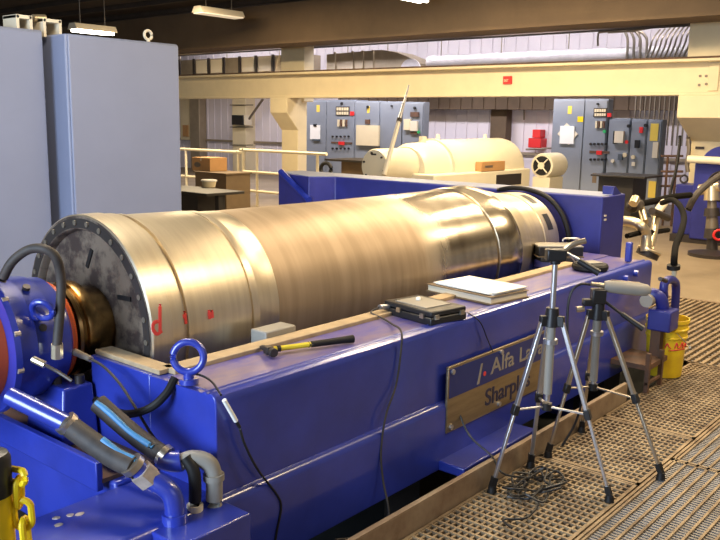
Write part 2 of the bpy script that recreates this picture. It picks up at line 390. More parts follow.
t = thing('unit_heater', at(237, 124, X_, 15.9), 'small black grille box mounted on the tan pilaster', 'heater')
p, q = at(231, 115, X_, 15.9), at(242.5, 125, X_, 15.9)
obj('heater_case', B(15.92, 16.2, q.y, p.y, q.z, p.z), 'black', t, .01)
obj('side_panel', B(15.95, 16.2, q.y-.06, q.y-.005, q.z, p.z), 'beige', t)
for k in range(5): obj('louvre', B(15.9, 15.92, q.y+.03, p.y-.03, q.z+.02+k*.035, q.z+.035+k*.035), 'dark_steel', t)
for (yy, lab) in ((105, 'upper'), (127, 'middle'), (145, 'lower')):
    a, b = at(230, yy, X_, 16.15), at(253, yy, X_, 16.15)
    tag(obj('pipe_strap', CY(a, b, .014, None, 8), 'conduit'), f'thin {lab} horizontal pipe crossing the tan pilaster', 'pipe')
a, b = at(249, 119, X_, 16.1), at(263, 99, X_, 16.1)
tag(obj('wall_strut', CY(a, b, .035, None, 8), 'conduit'), 'short dark slanting strut high on the wall right of the grille box', 'strut')
p, q = at(180, 98, X_, 16.4), at(190, 140, X_, 16.4)
t = thing('wall_cabinet', (16.4, p.y, q.z), 'cream wall cabinet peeping out beside the tall grey-blue cabinet', 'cabinet')
obj('cabinet_body', B(16.4, 16.58, q.y, p.y, q.z, p.z), 'cream', t); obj('stored_bottle', B(16.36, 16.4, q.y+.06, q.y+.3, q.z+.1, q.z+.45), 'card', t)
# handrails
def rail_pts(x, ya, yb, za, zb, r=.06):
    return [(x, ya, za), (x, ya, zb-r), (x, ya+(r*.3 if yb > ya else -r*.3), zb-r*.3), (x, ya+(r if yb > ya else -r), zb), (x, yb, zb)]
def handrail(x, ya, yb, zt, zm, label, posts, low=None):
    t = thing('handrail', (x, (ya+yb)/2, 0), label, 'railing')
    bm = newbm(); tube(bm, rail_pts(x, ya, yb, 0, zt), .024, 10, 4); obj('top_rail', bm, 'cream_m', t)
    obj('middle_rail', CY((x, ya, zm), (x, yb, zm), .022, None, 10), 'cream_m', t)
    if low: obj('lower_rail', CY((x, ya, low), (x, yb, low), .022, None, 10), 'cream_m', t)
    for y in posts: obj('post', CY((x, y, 0), (x, y, zt), .022, None, 10), 'cream_m', t)
handrail(9.0, 10.12, 12.6, 1.02, .56, 'cream tubular handrail section behind the cardboard box', (11.45,))
handrail(9.0, 10.0, 8.2, 1.06, .72, 'cream tubular handrail section right of the cardboard box', (9.68, 8.38), .42)
# brown cupboard, box on it, black desk, tub
p, q = at(195, 171, X_, 7.6), at(226, 171, X_, 7.6); zt = p.z
t = thing('brown_cupboard', (7.8, (p.y+q.y)/2, 0), 'plain brown cupboard standing before the handrail', 'cupboard')
obj('cupboard_body', B(7.6, 8.05, q.y, p.y, 0, zt-.02), 'brown', t, .004); obj('cupboard_top', B(7.58, 8.07, q.y-.02, p.y+.02, zt-.02, zt), 'brown', t, .003)
def carton(x, a, b, dep, label, m='card', name='cardboard_box', zb=None):
    p, q = at(*a, X_, x), at(*b, X_, x); z0 = q.z if zb is None else zb
    t = thing(name, (x+dep/2, (p.y+q.y)/2, z0), label, 'box')
    obj('carton', B(x, x+dep, q.y, p.y, z0, p.z), m, t, .004)
    h = p.z-z0; w = p.y-q.y
    obj('carton_tape', B(x-.002, x+dep+.002, q.y+.47*w, q.y+.53*w, p.z-.25*h, p.z+.002), 'beige', t)
    bm = newbm(); lathe(bm, (x-.003, q.y+.70*w, z0+.45*h), (1, 0, 0), [(0, .2*h), (.004, .2*h)], 16)
    for v in bm.verts: v.co.y = q.y+.70*w+(v.co.y-q.y-.70*w)*1.9
    obj('printed_patch', bm, 'conduit', t)
carton(7.7, (192, 157), (210, 171), .32, 'orange-brown cardboard box lying on the brown cupboard', zb=zt)
p, q = at(184, 189, X_, 6.0), at(222, 189, X_, 6.0)
t = thing('desk', (6.2, (p.y+q.y)/2, 0), 'black topped desk beside the tall grey-blue cabinet', 'desk')
obj('desk_top', B(5.8, 6.35, q.y+.02, p.y+.4, p.z-.03, p.z), 'deskblk', t, .004)
obj('desk_pedestal', B(5.9, 6.3, q.y+.3, p.y+.35, 0, p.z-.03), 'deskblk', t)
obj('desk_leg', B(6.0, 6.06, q.y+.06, q.y+.12, 0, p.z-.03), 'deskblk', t)
zd = p.z; p = at(209, 187, Z_, zd)
t = thing('storage_tub', (p.x, p.y, zd), 'small cream tub with pale lid on the black desk', 'tub')
bm = newbm(); lathe(bm, (p.x, p.y, zd), (0, 0, 1), [(0, .075), (.07, .088)], 20); obj('tub_body', bm, 'cream', t)
bm = newbm(); lathe(bm, (p.x, p.y, zd+.07), (0, 0, 1), [(0, .098), (.012, .098), (.018, .09)], 20); obj('lid', bm, 'paper', t)
# dark equipment between the handrail and the cream machine, with pole
p, q = at(317, 160, X_, 9.4), at(366, 178, X_, 9.4)
t = thing('workbench', (9.6, (p.y+q.y)/2, 0), 'low dark brown bench box left of the cream centrifuge', 'bench')
obj('bench_body', B(9.4, 10.0, q.y, p.y-.5, 0, p.z), 'brown', t); obj('bench_top', B(9.35, 10.05, q.y-.02, p.y-.2, p.z, p.z+.03), 'deskblk', t)
p = at(326, 169, X_, 9.33)
bm = newbm(); ring(bm, p, (1, .2, 0), .09, .03); tag(obj('hose_coil', bm, 'black'), 'small black coil of hose beside the low dark bench', 'hose')
a, b = at(384, 175, X_, 7.75), at(409, 85, X_, 8.3)
t = thing('measuring_pole', a, 'long pale slim pole leaning up past the beam before the switchgear', 'pole')
obj('pole_shaft', CY(a, a.lerp(b, .6), .028, .024, 12), 'beige', t); obj('pole_tip', CY(a.lerp(b, .6), b, .022, .010, 12), 'alu', t)
obj('clamp', CY(a.lerp(b, .585), a.lerp(b, .62), .033, None, 12), 'dark_steel', t)

# ---------------- switchgear
def sg_unit(x0, x1, yt, doors, label, fill, X=14.0, grp='grey switchgear cabinets', dep=.45):
    if x0 in (554, 403.5, 648.5): dep = .2
    p, q = at(x0, yt, X_, X), at(x1, yt, X_, X); zt = p.z
    t = thing('switchgear_cabinet', (X+.3, (p.y+q.y)/2, 0), label, 'electrical cabinet', grp)
    obj('cabinet_body', B(X, X+dep, q.y, p.y, 0, zt), 'mcc', t, .008)
    obj('plinth', B(X-.01, X+dep, q.y, p.y, 0, .08), 'mcc_d', t)
    n = len(doors); ys = [at(d, yt, X_, X).y for d in doors]
    dl = []
    for i in range(n-1):
        dl.append(obj('door', B(X-.025, X, ys[i+1]+.012, ys[i]-.012, .12, zt-.03), 'mcc', t, .006))
    f = lambda nm, a, b, m, th=.02, par=None: obj(nm, (lambda A, D: B(X-.025-th, X-.025, D.y, A.y, D.z, A.z))(at(*a, X_, X-.03), at(*b, X_, X-.03)), m, par or t)
    def dot(nm, c, r, m, par=None):
        P = at(*c, X_, X-.03); return obj(nm, CY((X-.06, P.y, P.z), (X-.025, P.y, P.z), r, None, 10), m, par or t)
    fill(f, dot, dl)
def panel_lights(f, dot, d, x0, y0, sx=1.0, ry=30, rs=12):
    """meter block, switch row and two rows of push buttons on a control door; x0,y0 = top left"""
    f('meter_panel', (x0, y0), (x0+14*sx, y0+9), 'dark_steel', .012, d)
    for j in range(2):
        for i in range(5): f('indicator', (x0+1+i*2.6*sx, y0+1+j*4.2), (x0+2.9*sx+i*2.6*sx, y0+4+j*4.2), 'cream', .022, d)
    f('warning_tag', (x0+15*sx, y0+5), (x0+19*sx, y0+9), 'red', .012, d)
    for i in range(4): f('selector_switch', (x0+2+i*2.8*sx, y0+13), (x0+3.6*sx+i*2.8*sx, y0+20), ('cream', 'rust', 'cream', 'rust')[i], .03, d)
    for j in range(2):
        for i in range(5): dot('push_button', (x0-3+i*4.2*sx, y0+ry+j*rs), .022, 'black' if (i+j) % 3 else 'dark_steel', d)
    f('mimic_strip', (x0-5*sx, y0+ry+.42*rs), (x0+17*sx, y0+ry+.63*rs), 'rust', .01, d)
    f('lit_button', (x0+3, y0+ry+.42*rs), (x0+9*sx, y0+ry+.7*rs), 'red', .03, d)
def fa(f, dot, dl):
    f('sticker', (316.5, 105), (319.5, 112), 'label_y', .003, dl[0]); f('clipboard', (310.5, 125), (320, 139.5), 'paper', .02, dl[0]); f('clip', (314, 124), (317, 126.5), 'black', .03, dl[0])
    f('document_tray', (313, 139), (320, 141), 'mcc_d', .03, dl[0])
    panel_lights(f, dot, dl[1], 336, 106.5, .95)
    dot('cabinet_lock', (342, 103.5), .03, 'black', dl[1])
sg_unit(306.5, 355.5, 100, (306.5, 327, 355.5), 'grey switchgear cabinet with a hanging white clipboard on its left door', fa)
def fb(f, dot, dl):
    f('sticker', (367, 106), (369.5, 113), 'label_y', .003, dl[0]); f('switch', (366, 119.5), (370, 124), 'rust', .04, dl[0]); f('cover_plate', (357.5, 125), (379.5, 146), 'cream', .05, dl[0]); dot('cabinet_lock', (368, 107), .03, 'black', dl[0])
sg_unit(356, 380.5, 101, (356, 380.5), 'grey switchgear cabinet with a large cream cover plate', fb)
sg_unit(381, 403, 101.5, (381, 403), 'plain grey switchgear cabinet crossed by the leaning pole', lambda f, dot, dl: dot('cabinet_lock', (392, 106), .02, 'black', dl[0]))
def fd(f, dot, dl):
    f('meter', (411, 112), (419, 117), 'rust', .03, dl[0]); f('gauge_box', (405, 119), (411, 130), 'cream', .05, dl[0]); f('gauge_box', (411.5, 121), (418, 131), 'beige', .05, dl[0]); f('nameplate', (411, 131.5), (418, 134.5), 'rust', .03, dl[0]); dot('push_button', (419, 132), .03, 'green', dl[0]); dot('cabinet_lock', (415, 108), .03, 'black', dl[0])
sg_unit(403.5, 424, 102, (403.5, 424), 'grey switchgear cabinet with small gauge boxes above the cream centrifuge', fd)
def fe(f, dot, dl):
    f('sticker', (568, 106), (571.5, 114), 'label_y', .003, dl[0]); f('sticky_note', (577.5, 116.5), (583, 122), 'yellow', .003, dl[0])
    p = at(567.5, 134, X_, 13.96); bm = newbm(); obox(bm, (13.968, p.y, p.z), Vector((1, 0, 0)), Vector((0, .77, .64)), Vector((0, -.64, .77)), .008, .15, .13); obj('paper_sheet', bm, 'beige', dl[0])
    f('paper_sheet', (561, 126), (574, 144), 'paper', .03, dl[0])
    panel_lights(f, dot, dl[1], 594, 108, .9, 36, 15.5)
    dot('push_button', (605, 131.5), .03, 'green', dl[1]); f('sticker', (592.5, 173), (596, 183), 'brown', .003, dl[1])
    dot('cabinet_lock', (598, 104), .02, 'black', dl[1])
sg_unit(554, 609, 99, (554, 586, 609), 'tall grey switchgear cabinet with papers taped on its left door', fe, grp='grey switchgear cabinets on the right')
def ff(f, dot, dl):
    f('breaker_box', (616, 131), (624, 143), 'beige', .06, dl[0]); f('breaker_handle', (614.5, 131), (617, 144), 'black', .05, dl[0]); dot('push_button', (627, 142), .03, 'red', dl[0]); f('breaker_handle', (619, 154), (623, 160), 'mcc_d', .05, dl[0]); dot('indicator', (625, 155), .04, 'cream', dl[0]); dot('indicator', (613, 161), .03, 'beige', dl[0]); dot('cabinet_lock', (629, 126), .03, 'black', dl[0])
sg_unit(609.5, 631.5, 118, (609.5, 631.5), 'low grey switchgear cabinet with a beige breaker box', ff, grp='grey switchgear cabinets on the right')
def fg(f, dot, dl):
    f('switch', (640, 127), (643, 133), 'red', .03, dl[0]); f('breaker_handle', (636, 140), (639.5, 148), 'black', .06, dl[0]); dot('indicator', (633.5, 157), .035, 'cream', dl[0]); f('cover_plate', (632, 162), (635, 166), 'beige', .02, dl[0]); dot('cabinet_lock', (646, 125.5), .03, 'black', dl[0])
sg_unit(632, 648, 119, (632, 648), 'low grey switchgear cabinet with one black breaker handle', fg, grp='grey switchgear cabinets on the right')
def fh(f, dot, dl):
    f('louvre_panel', (651, 123.5), (657.5, 141), 'label_y', .01, dl[0]); f('breaker_box', (654, 142), (658, 158), 'beige', .05, dl[0]); f('louvre_panel', (649, 181), (655, 198), 'label_y', .01, dl[0])
sg_unit(648.5, 663, 119.5, (648.5, 663), 'narrow low grey switchgear cabinet with yellow louvre panels, rightmost', fh, grp='grey switchgear cabinets on the right')
# black desk before the right switchgear
p, q = at(596, 173.5, X_, 12.4), at(650, 173.5, X_, 12.4)
t = thing('desk', (12.6, (p.y+q.y)/2, 0), 'black desk in front of the low grey switchgear cabinets', 'desk')
obj('desk_top', B(12.2, 13.0, q.y, p.y, p.z-.03, p.z), 'deskblk', t, .006)
obj('desk_pedestal', B(12.4, 12.95, q.y+.25, p.y-.05, 0, p.z-.03), 'deskblk', t)
# white wall sheets are part of wall; red hose cabinet
p, q = at(532, 129, X_, 16.3), at(542, 154, X_, 16.3)
t = thing('fire_extinguisher_case', (16.4, (p.y+q.y)/2, q.z), 'bright red stepped case on the white wall behind the cream machine', 'case')
p2, q2 = at(532.5, 129.5, X_, 16.35), at(540, 138, X_, 16.35); obj('upper_case', B(16.35, 16.58, q2.y, p2.y, q2.z, p2.z), 'red', t, .01)
p2, q2 = at(529.5, 138, X_, 16.35), at(541.5, 148, X_, 16.35); obj('lower_case', B(16.3, 16.58, q2.y, p2.y, q2.z, p2.z), 'red', t, .01)
a, b = at(526, 149.5, X_, 16.2), at(552, 148, X_, 16.2); tag(obj('wall_pipe', CY(a, b, .02, None, 8), 'conduit'), 'thin horizontal pipe under the red case', 'pipe')
a, b = at(524, 105, X_, 16.4), at(524, 120, X_, 16.4); tag(obj('wall_pipe', CY(a, b, .018, None, 8), 'conduit'), 'short vertical pipe on the white wall left above the red case', 'pipe')

# ---------------- cream centrifuge further back
CYY, CZ = 6.45, .93
t = thing('cream_centrifuge', (9.8, CYY, 0), 'cream closed decanter centrifuge standing behind the blue one', 'centrifuge')
bm = newbm(); lathe(bm, (7.95, CYY, 1.0), (1, 0, 0), [(0, .19), (.0, .20), (.03, .215), (.7, .215)], 28); g = obj('gearbox_drum', bm, 'cream_m', t)
for k in range(6):
    a = PI/3*k+.3; obj('bolt', CY((7.93, CYY+.165*math.cos(a), 1.0+.165*math.sin(a)), (7.96, CYY+.165*math.cos(a), 1+.165*math.sin(a)), .013, None, 8), 'dark_steel', g)
obj('nameplate', B(7.944, 7.95, CYY-.03, CYY+.05, 1.135, 1.155), 'dark_steel', g)
bm = newbm(); lathe(bm, (8.6, CYY, .93), (1, 0, 0), [(0, .30), (.08, .345), (.5, .36), (.55, .40), (.6, .40)], 32); obj('bearing_hood', bm, 'cream_m', t)
bm = newbm(); lathe(bm, (9.12, CYY, .90), (1, 0, 0), [(0, .36), (.0, .43), (.05, .43), (.06, .40), (.15, .41), (1.75, .43), (1.82, .42), (1.86, .38), (1.87, .01)], 40); obj('cover', bm, 'cream_m', t)
obj('base_frame', B(8.5, 10.95, CYY-.52, CYY+.55, .30, .90), 'cream_m', t, .02)
for x in (8.7, 10.6):
    for y in (CYY-.4, CYY+.4): obj('foot', B(x, x+.2, y-.1, y+.1, 0, .30), 'cream_m', t)
for x in (9.3, 10.5): obj('lifting_lug', CY((x, CYY, 1.33), (x, CYY, 1.385), .03, .02, 10), 'cream_m', t)
p, q = at(497, 175, Y_, CYY-.53), at(521, 184, Y_, CYY-.53)
obj('inspection_window', B(p.x, q.x, CYY-.53, CYY-.52, q.z, p.z), 'dark_steel', t)
obj('top_port', CY((8.95, CYY, 1.25), (8.95, CYY, 1.36), .05, None, 12), 'cream_m', t)
p, q = at(475, 158, Y_, CYY-.42), at(504, 170, Y_, CYY-.42)
tb = thing('cardboard_box', ((p.x+q.x)/2, CYY-.5, .90), 'brown cardboard box lying against the cream centrifuge cover', 'box')
obj('carton', B(p.x+.02, q.x-.15, CYY-.52, CYY-.42, .90, 1.03), 'card', tb, .004)
obj('printed_patch', B(p.x+.1, p.x+.3, CYY-.522, CYY-.52, .95, .98), 'conduit', tb)
bm = newbm(); lathe(bm, (12.0, 6.3, .89), (1, 0, 0), [(0, .10), (0, .19), (.03, .20), (.5, .20)], 28)
tm = thing('electric_motor', (12.2, 6.3, 0), 'cream electric motor with a black fan grille right of the cream centrifuge', 'motor')
obj('motor_body', bm, 'cream_m', tm)
bm = newbm(); lathe(bm, (11.985, 6.3, .89), (1, 0, 0), [(0, .05), (0, .15), (.015, .155)], 24); obj('fan_grille', bm, 'black', tm)
obj('grille_hub', CY((11.96, 6.3, .89), (11.99, 6.3, .89), .055, None, 14), 'cream_m', tm)
for k in range(4):
    a = PI/4+PI/2*k; v = Vector((0, math.cos(a), math.sin(a))); bm = newbm(); c = Vector((11.975, 6.3, .89))
    cyl(bm, c+v*.05, c+v*.15, .012, None, 6); obj('grille_spoke', bm, 'cream_m', tm)
obj('motor_foot', B(12.0, 12.45, 6.15, 6.45, 0, .71), 'cream_m', tm)

# ================================================================ TALL CABINETS LEFT
def tall_cabinet(x0, x1, y, h, label, eye=None):
    t = thing('tall_cabinet', ((x0+x1)/2, y+.3, 0), label, 'cabinet')
    obj('cabinet_body', B(x0, x1, y+.02, y+.65, 0, h), 'cabinet', t, .012)
    obj('door', B(x0+.012, x1-.012, y, y+.02, .08, h-.012), 'cabinet', t, .008)
    if eye:
        bm = newbm(); ring(bm, (eye, y+.06, h+.05), (0, 1, 0), .032, .011); e = obj('lifting_eye', bm, 'beige', t)
        obj('eye_shank', CY((eye, y+.06, h), (eye, y+.06, h+.025), .014, None, 10), 'beige', e)
tall_cabinet(3.11, 4.05, 5.2, 2.095, 'tall grey-blue steel cabinet, the right one of the pair behind the machine', 3.81)
tall_cabinet(1.9, 3.03, 5.34, 2.115, 'tall grey-blue steel cabinet, the left one cut by the photo edge')
p = at(30, 29, Z_, 2.12)
t = thing('conduit_bracket', (2.98, 5.5, 2.115), 'galvanised bracket box on top of the left tall cabinet', 'bracket')
for (a, b) in (((16, 14), (33, 32)), ((43, 18), (62, 34))):
    P_, Q_ = at(*a, Y_, 5.42), at(*b, Y_, 5.42)
    obj('channel', B(P_.x, Q_.x, 5.42, 5.60, P_.z-.025, P_.z), 'beige', t, .004)
    obj('bracket_leg', B(P_.x, P_.x+.02, 5.42, 5.60, 2.08, P_.z), 'beige', t); obj('bracket_leg', B(Q_.x-.02, Q_.x, 5.42, 5.60, 2.08, P_.z), 'beige', t)
P_, Q_ = at(33, 18, Y_, 5.5), at(45, 18, Y_, 5.5); obj('coupling', CY(P_, Q_, .025, None, 12), 'chrome', t)

# ================================================================ BLUE DECANTER CENTRIFUGE
AY, AZ = 2.88, .737          # bowl axis
FY = 1.95                    # front face of the near rail
X0, X1, ZT, ZS, ZB = 1.63, 5.30, .685, .345, .04
mc = thing('decanter_centrifuge', (3.4, 2.88, -.5), 'large blue decanter centrifuge with its cover off and bare steel bowl showing', 'centrifuge')
# near rail: rounded lip along the outer top edge, front panel, top
bm = newbm()
sec = [(FY, ZS-.01), (FY, ZT-.03), (FY+.002, ZT-.018), (FY+.008, ZT-.008), (FY+.018, ZT-.002), (FY+.03, ZT), (FY+.042, ZT-.005), (FY+.047, ZT-.005), (FY+.051, ZT-.001), (FY+.058, ZT+.001), (FY+.065, ZT-.001), (FY+.07, ZT-.007), (2.30, ZT-.007), (2.30, ZS-.01)]
prism(bm, sec, X_, X0, X1); obj('near_rail', bm, 'blue', mc, .004, 25)
obj('rail_top_skin', B(X0+.03, X1-.02, FY+.074, 2.235, ZT-.007, ZT-.0045), 'blue_d', mc)
bm = newbm(); prism(bm, [(FY-.028, ZB), (FY-.028, ZS-.034), (FY-.0255, ZS-.022), (FY-.019, ZS-.011), (FY-.010, ZS-.004), (FY+.004, ZS), (2.25, ZS), (2.25, ZB)], X_, .2, X1)
obj('near_side_beam', bm, 'blue', mc, .004, 25)
for (zz, nm) in ((ZS, 'far_rail'),):
    bm = newbm(); prism(bm, [(3.46, .25), (3.46, ZT), (3.81, ZT), (3.81, .25)], X_, X0, X1); obj(nm, bm, 'blue', mc, .01)
obj('far_side_beam', B(.2, X1, 3.51, 3.83, ZB, ZS), 'blue', mc, .01)
obj('near_gasket', B(X0+.06, 4.78, 2.235, 2.31, ZT-.007, ZT+.012), 'gasket', mc, .003)
obj('far_gasket', B(X0+.06, 4.78, 3.45, 3.52, ZT, ZT+.012), 'gasket', mc, .003)
# trough end wall with a recess for the hub
bm = newbm(); prism(bm, [(2.301, .25), (2.66, .25), (2.66, ZT-.006), (2.301, ZT-.006)], X_, X0+.002, X0+.09); box(bm, X0, X0+.09, 2.66, 3.10, .25, .5); box(bm, X0, X0+.09, 3.10, 3.79, .25, ZT-.006)
obj('trough_end_wall', bm, 'blue', mc, .003)
obj('end_gasket', B(X0+.02, X0+.09, 2.27, 2.66, ZT-.006, ZT+.012), 'gasket', mc, .003)
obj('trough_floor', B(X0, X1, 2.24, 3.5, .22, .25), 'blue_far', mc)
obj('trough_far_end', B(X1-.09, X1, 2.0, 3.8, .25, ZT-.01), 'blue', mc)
obj('end_ledge', B(4.78, X1, 2.25, 2.53, ZT-.05, ZT), 'blue_d', mc, .004)
obj('spacer_block', B(2.19, 2.36, 2.31, 2.40, .60, .722), 'grey_pl', mc, .006)
# left end: cross beams, plinth
obj('cross_beam', B(1.45, 1.62, 2.25, 3.51, ZB, .36), 'blue', mc, .01)
obj('cross_plate', B(1.40, 1.425, 2.28, 3.5, .335, .437), 'blue', mc, .004)
obj('recess_floor', B(1.42, 1.66, 2.28, 3.5, .36, .375), 'rust', mc)
bm = newbm()
ped = [(1.50, 2.635), (1.62, 2.635), (1.62, 2.84), (1.50, 2.84)]
lo = [bm.verts.new((x+(-.03 if x < 1.55 else .0), y+(-.03 if y < 2.8 else .03), .375)) for x, y in ped]; hi = [bm.verts.new((x, y, .582)) for x, y in ped]
bm.faces.new(lo[::-1]); bm.faces.new(hi)
for k in range(4): bm.faces.new((lo[k], lo[(k+1) % 4], hi[(k+1) % 4], hi[k]))
pd = obj('bearing_pedestal', bm, 'blue', mc, .008)
for x, y in ((1.525, 2.72), (1.585, 2.665)): obj('bolt', CY((x, y, .58), (x, y, .612), .018, None, 12), 'dark_steel', pd)
# outrigger foot and mounts
obj('outrigger_shelf', B(2.86, 3.50, 1.79, 1.96, .04, .085), 'blue', mc, .006)
for x in (.4, 2.9, 4.9):
    for y in (2.05, 3.6): obj('mounting_foot', B(x, x+.25, y, y+.2, -.5, .03), 'dark_steel', mc)
# bowl
bowl_bm = newbm(); lathe(bowl_bm, (0, AY, AZ), (1, 0, 0), [(2.43, .401), (2.44, .4005), (3.2, .3985), (3.22, .3995), (3.28, .3995), (3.3, .3985), (3.72, .3985), (4.235, .402), (4.24, .388), (4.255, .388)], 96, False)
bowl = obj('bowl', bowl_bm, 'body', mc)
def bp(name, prof, m, seg=96, cap=False):
    b = newbm(); lathe(b, (0, AY, AZ), (1, 0, 0), prof, seg, cap); return obj(name, b, m, bowl)
bp('flange_face', [(1.785, .05), (1.785, .372), (1.757, .376), (1.752, .380), (1.752, .430)], 'flange')
bp('bolt_band', [(1.7515, .384), (1.750, .384), (1.750, .421), (1.7515, .421)], 'dark_steel')
bp('flange_rim', [(1.752, .430), (1.758, .436), (1.80, .436), (1.845, .436), (1.85, .430), (1.90, .430), (1.905, .412), (1.918, .412)], 'shell')
bp('hub_shell', [(1.918, .412), (1.926, .412), (1.929, .4245), (1.948, .4245), (1.951, .420), (2.0, .419), (2.255, .414), (2.26, .402), (2.272, .402)], 'shell')
bp('seam_ring', [(2.272, .402), (2.275, .409), (2.285, .411), (2.31, .411), (2.318, .405), (2.43, .401)], 'shell')
bp('clamp_ring', [(4.255, .388), (4.258, .408), (4.27, .411), (4.34, .411), (4.36, .416), (4.48, .417), (4.50, .414), (4.505, .392), (4.52, .392), (4.525, .400), (4.54, .400), (4.545, .385)], 'shell_r')
bp('neck', [(4.535, .385), (4.66, .378), (4.70, .373), (4.705, .352), (4.86, .348), (4.865, .338), (4.95, .338), (4.955, .343), (5.15, .338), (5.16, .32), (5.16, .1), (5.25, .1)], 'shell')
for k in range(10):                     # discharge ports round the neck
    a = 2*PI*k/10+.12; b = newbm(); n_ = 6; w = .17
    A = [Vector((x, AY+r*math.cos(a+w*(j/n_-.5)*2), AZ+r*math.sin(a+w*(j/n_-.5)*2))) for x, r in ((5.01, .3435), (5.085, .3425)) for j in range(n_+1)]
    V = [b.verts.new(p) for p in A]
    for j in range(n_): b.faces.new((V[j], V[j+1], V[j+n_+2], V[j+n_+1]))
    obj('discharge_port', b, 'black', bowl)
for k in range(30):
    a = 2*PI*k/30; c = Vector((1.744, AY+.403*math.cos(a), AZ+.404*math.sin(a)))
    obj('flange_bolt', CY(c, c+Vector((.01, 0, 0)), .011, None, 8), 'conduit', bowl)
for k, a in enumerate((.55, 1.55, 2.6, 3.7, 5.75)):
    rr = .26; c = Vector((1.783, AY+rr*math.cos(a), AZ+rr*math.sin(a))); b = newbm(); dr = Vector((0, math.cos(a+.5), math.sin(a+.5)))
    obox(b, c, Vector((1, 0, 0)), dr, dr.cross(Vector((1, 0, 0))), .004, .042, .009); obj('puller_slot', b, 'black', bowl)
bp('hub_collar', [(1.62, .165), (1.62, .178), (1.632, .183), (1.642, .171), (1.652, .171), (1.657, .184), (1.675, .188), (1.70, .183), (1.71, .165), (1.79, .15)], 'bronze', 56)
bp('seal_ring', [(1.575, .19), (1.59, .195), (1.60, .19), (1.61, .17)], 'orange', 56)
bp('shaft', [(1.57, .155), (1.68, .155)], 'bronze', 48)
# red marker strokes on the shell
def stroke(pts, r):
    P = []
    for px, py in pts:
        d = (fw + (px-360)/F_PX*RT - (py-270)/F_PX*UP); o = CP-Vector((0, AY, AZ))
        a_ = d.y**2+d.z**2; b_ = 2*(o.y*d.y+o.z*d.z); c_ = o.y**2+o.z**2-r*r
        P.append(CP+d*((-b_-math.sqrt(max(b_*b_-4*a_*c_, 0)))/(2*a_)))
    bm = newbm(); tube(bm, P, .0075, 6, 4)
    for v in bm.verts:
        q = Vector((v.co.y-AY, v.co.z-AZ)); L = q.length; q *= (r+(L-r)*.25)/L; v.co.y = AY+q.x; v.co.z = AZ+q.y
    obj('red_marking', bm, 'redmark', bowl)
stroke([(160, 304), (160, 316), (160, 331)], .4365); stroke([(159, 321), (154, 323), (153, 329), (157, 334), (162, 331)], .4365)
stroke([(178.5, 311), (179.5, 325)], .4225); stroke([(179, 318), (185, 316)], .4225); stroke([(184.5, 311), (186, 324)], .4225)
stroke([(209, 310), (210, 319)], .4215); stroke([(212, 310), (212.5, 318)], .4215)
# gearbox at the left end
b = newbm(); lathe(b, (0, AY, AZ), (1, 0, 0), [(1.33, .12), (1.33, .252), (1.352, .254), (1.36, .240), (1.42, .238), (1.425, .231), (1.50, .226), (1.505, .219), (1.56, .214), (1.575, .2), (1.575, .15)], 64)
gb = obj('gearbox', b, 'blue', mc, 0, 30)
b = newbm(); lathe(b, (0, AY, AZ), (1, 0, 0), [(1.05, .12), (1.05, .2), (1.329, .2)], 48); obj('coupling_disc', b, 'orange', gb)
for k in range(12):
    a = 2*PI*k/12+.2; c = Vector((1.335, AY+.247*math.cos(a), AZ+.247*math.sin(a)))
    obj('bolt', CY(c, c+Vector((.022, 0, 0)), .011, None, 8), 'chip', gb)
for (px, py, r) in ((26, 289, .234), (70, 318, .224)):
    a = at(px, py, X_, 1.45); d = Vector((0, a.y-AY, a.z-AZ)).normalized(); c = Vector((1.45, AY, AZ))+d*r
    obj('plug', CY(c, c+d*.012, .014, None, 10), 'dark_steel', gb)
a_ = 2.05; d = Vector((0, math.cos(PI*.62+PI*.5), math.sin(PI*.62)))
e0 = at(47, 306, X_, 1.44); d = Vector((0, e0.y-AY, e0.z-AZ)).normalized(); c = Vector((1.44, AY, AZ))+d*.232
b = newbm(); cyl(b, c, c+d*.02, .024, None, 14); ring(b, c+d*.05, Vector((.75, .5, .4)), .036, .011); obj('lifting_eye', b, 'blue', gb)
# transverse belt guard at the far end
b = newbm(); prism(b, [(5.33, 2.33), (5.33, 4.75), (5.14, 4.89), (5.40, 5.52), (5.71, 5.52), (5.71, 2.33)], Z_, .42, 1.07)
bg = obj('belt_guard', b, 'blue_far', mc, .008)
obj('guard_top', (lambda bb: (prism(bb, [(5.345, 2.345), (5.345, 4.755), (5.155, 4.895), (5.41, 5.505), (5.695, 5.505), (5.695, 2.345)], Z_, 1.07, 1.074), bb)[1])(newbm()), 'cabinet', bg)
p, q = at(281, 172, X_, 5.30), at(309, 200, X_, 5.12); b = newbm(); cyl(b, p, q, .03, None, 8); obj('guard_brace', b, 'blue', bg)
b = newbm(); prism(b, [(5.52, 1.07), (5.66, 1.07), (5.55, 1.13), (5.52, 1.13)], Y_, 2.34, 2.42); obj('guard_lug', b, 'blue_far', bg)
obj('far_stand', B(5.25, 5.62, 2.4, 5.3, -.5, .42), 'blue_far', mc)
for (px, py) in ((604, 215), (604, 219)):
    p = at(px, py, Y_, 2.33); obj('switch_plate', B(p.x, p.x+.03, 2.325, 2.33, p.z-.012, p.z), 'beige', bg)
# eyebolts on the near rail
def eyebolt(c, R, nrm, m='blue'):
    b = newbm(); c = Vector(c); cyl(b, c, c+Vector((0, 0, .018)), .032, None, 16); cyl(b, c+Vector((0, 0, .018)), c+Vector((0, 0, .04)), .018, None, 12)
    ring(b, c+Vector((0, 0, .04+R)), nrm, R, .0125, 32, 12); return obj('lifting_eye', b, m, mc)
eyebolt((1.655, 2.115, ZT), .050, (-.72, -.62, .1))
for x in (3.9, 5.15): eyebolt((x, 3.64, ZT), .043, (.9, -.45, 0))
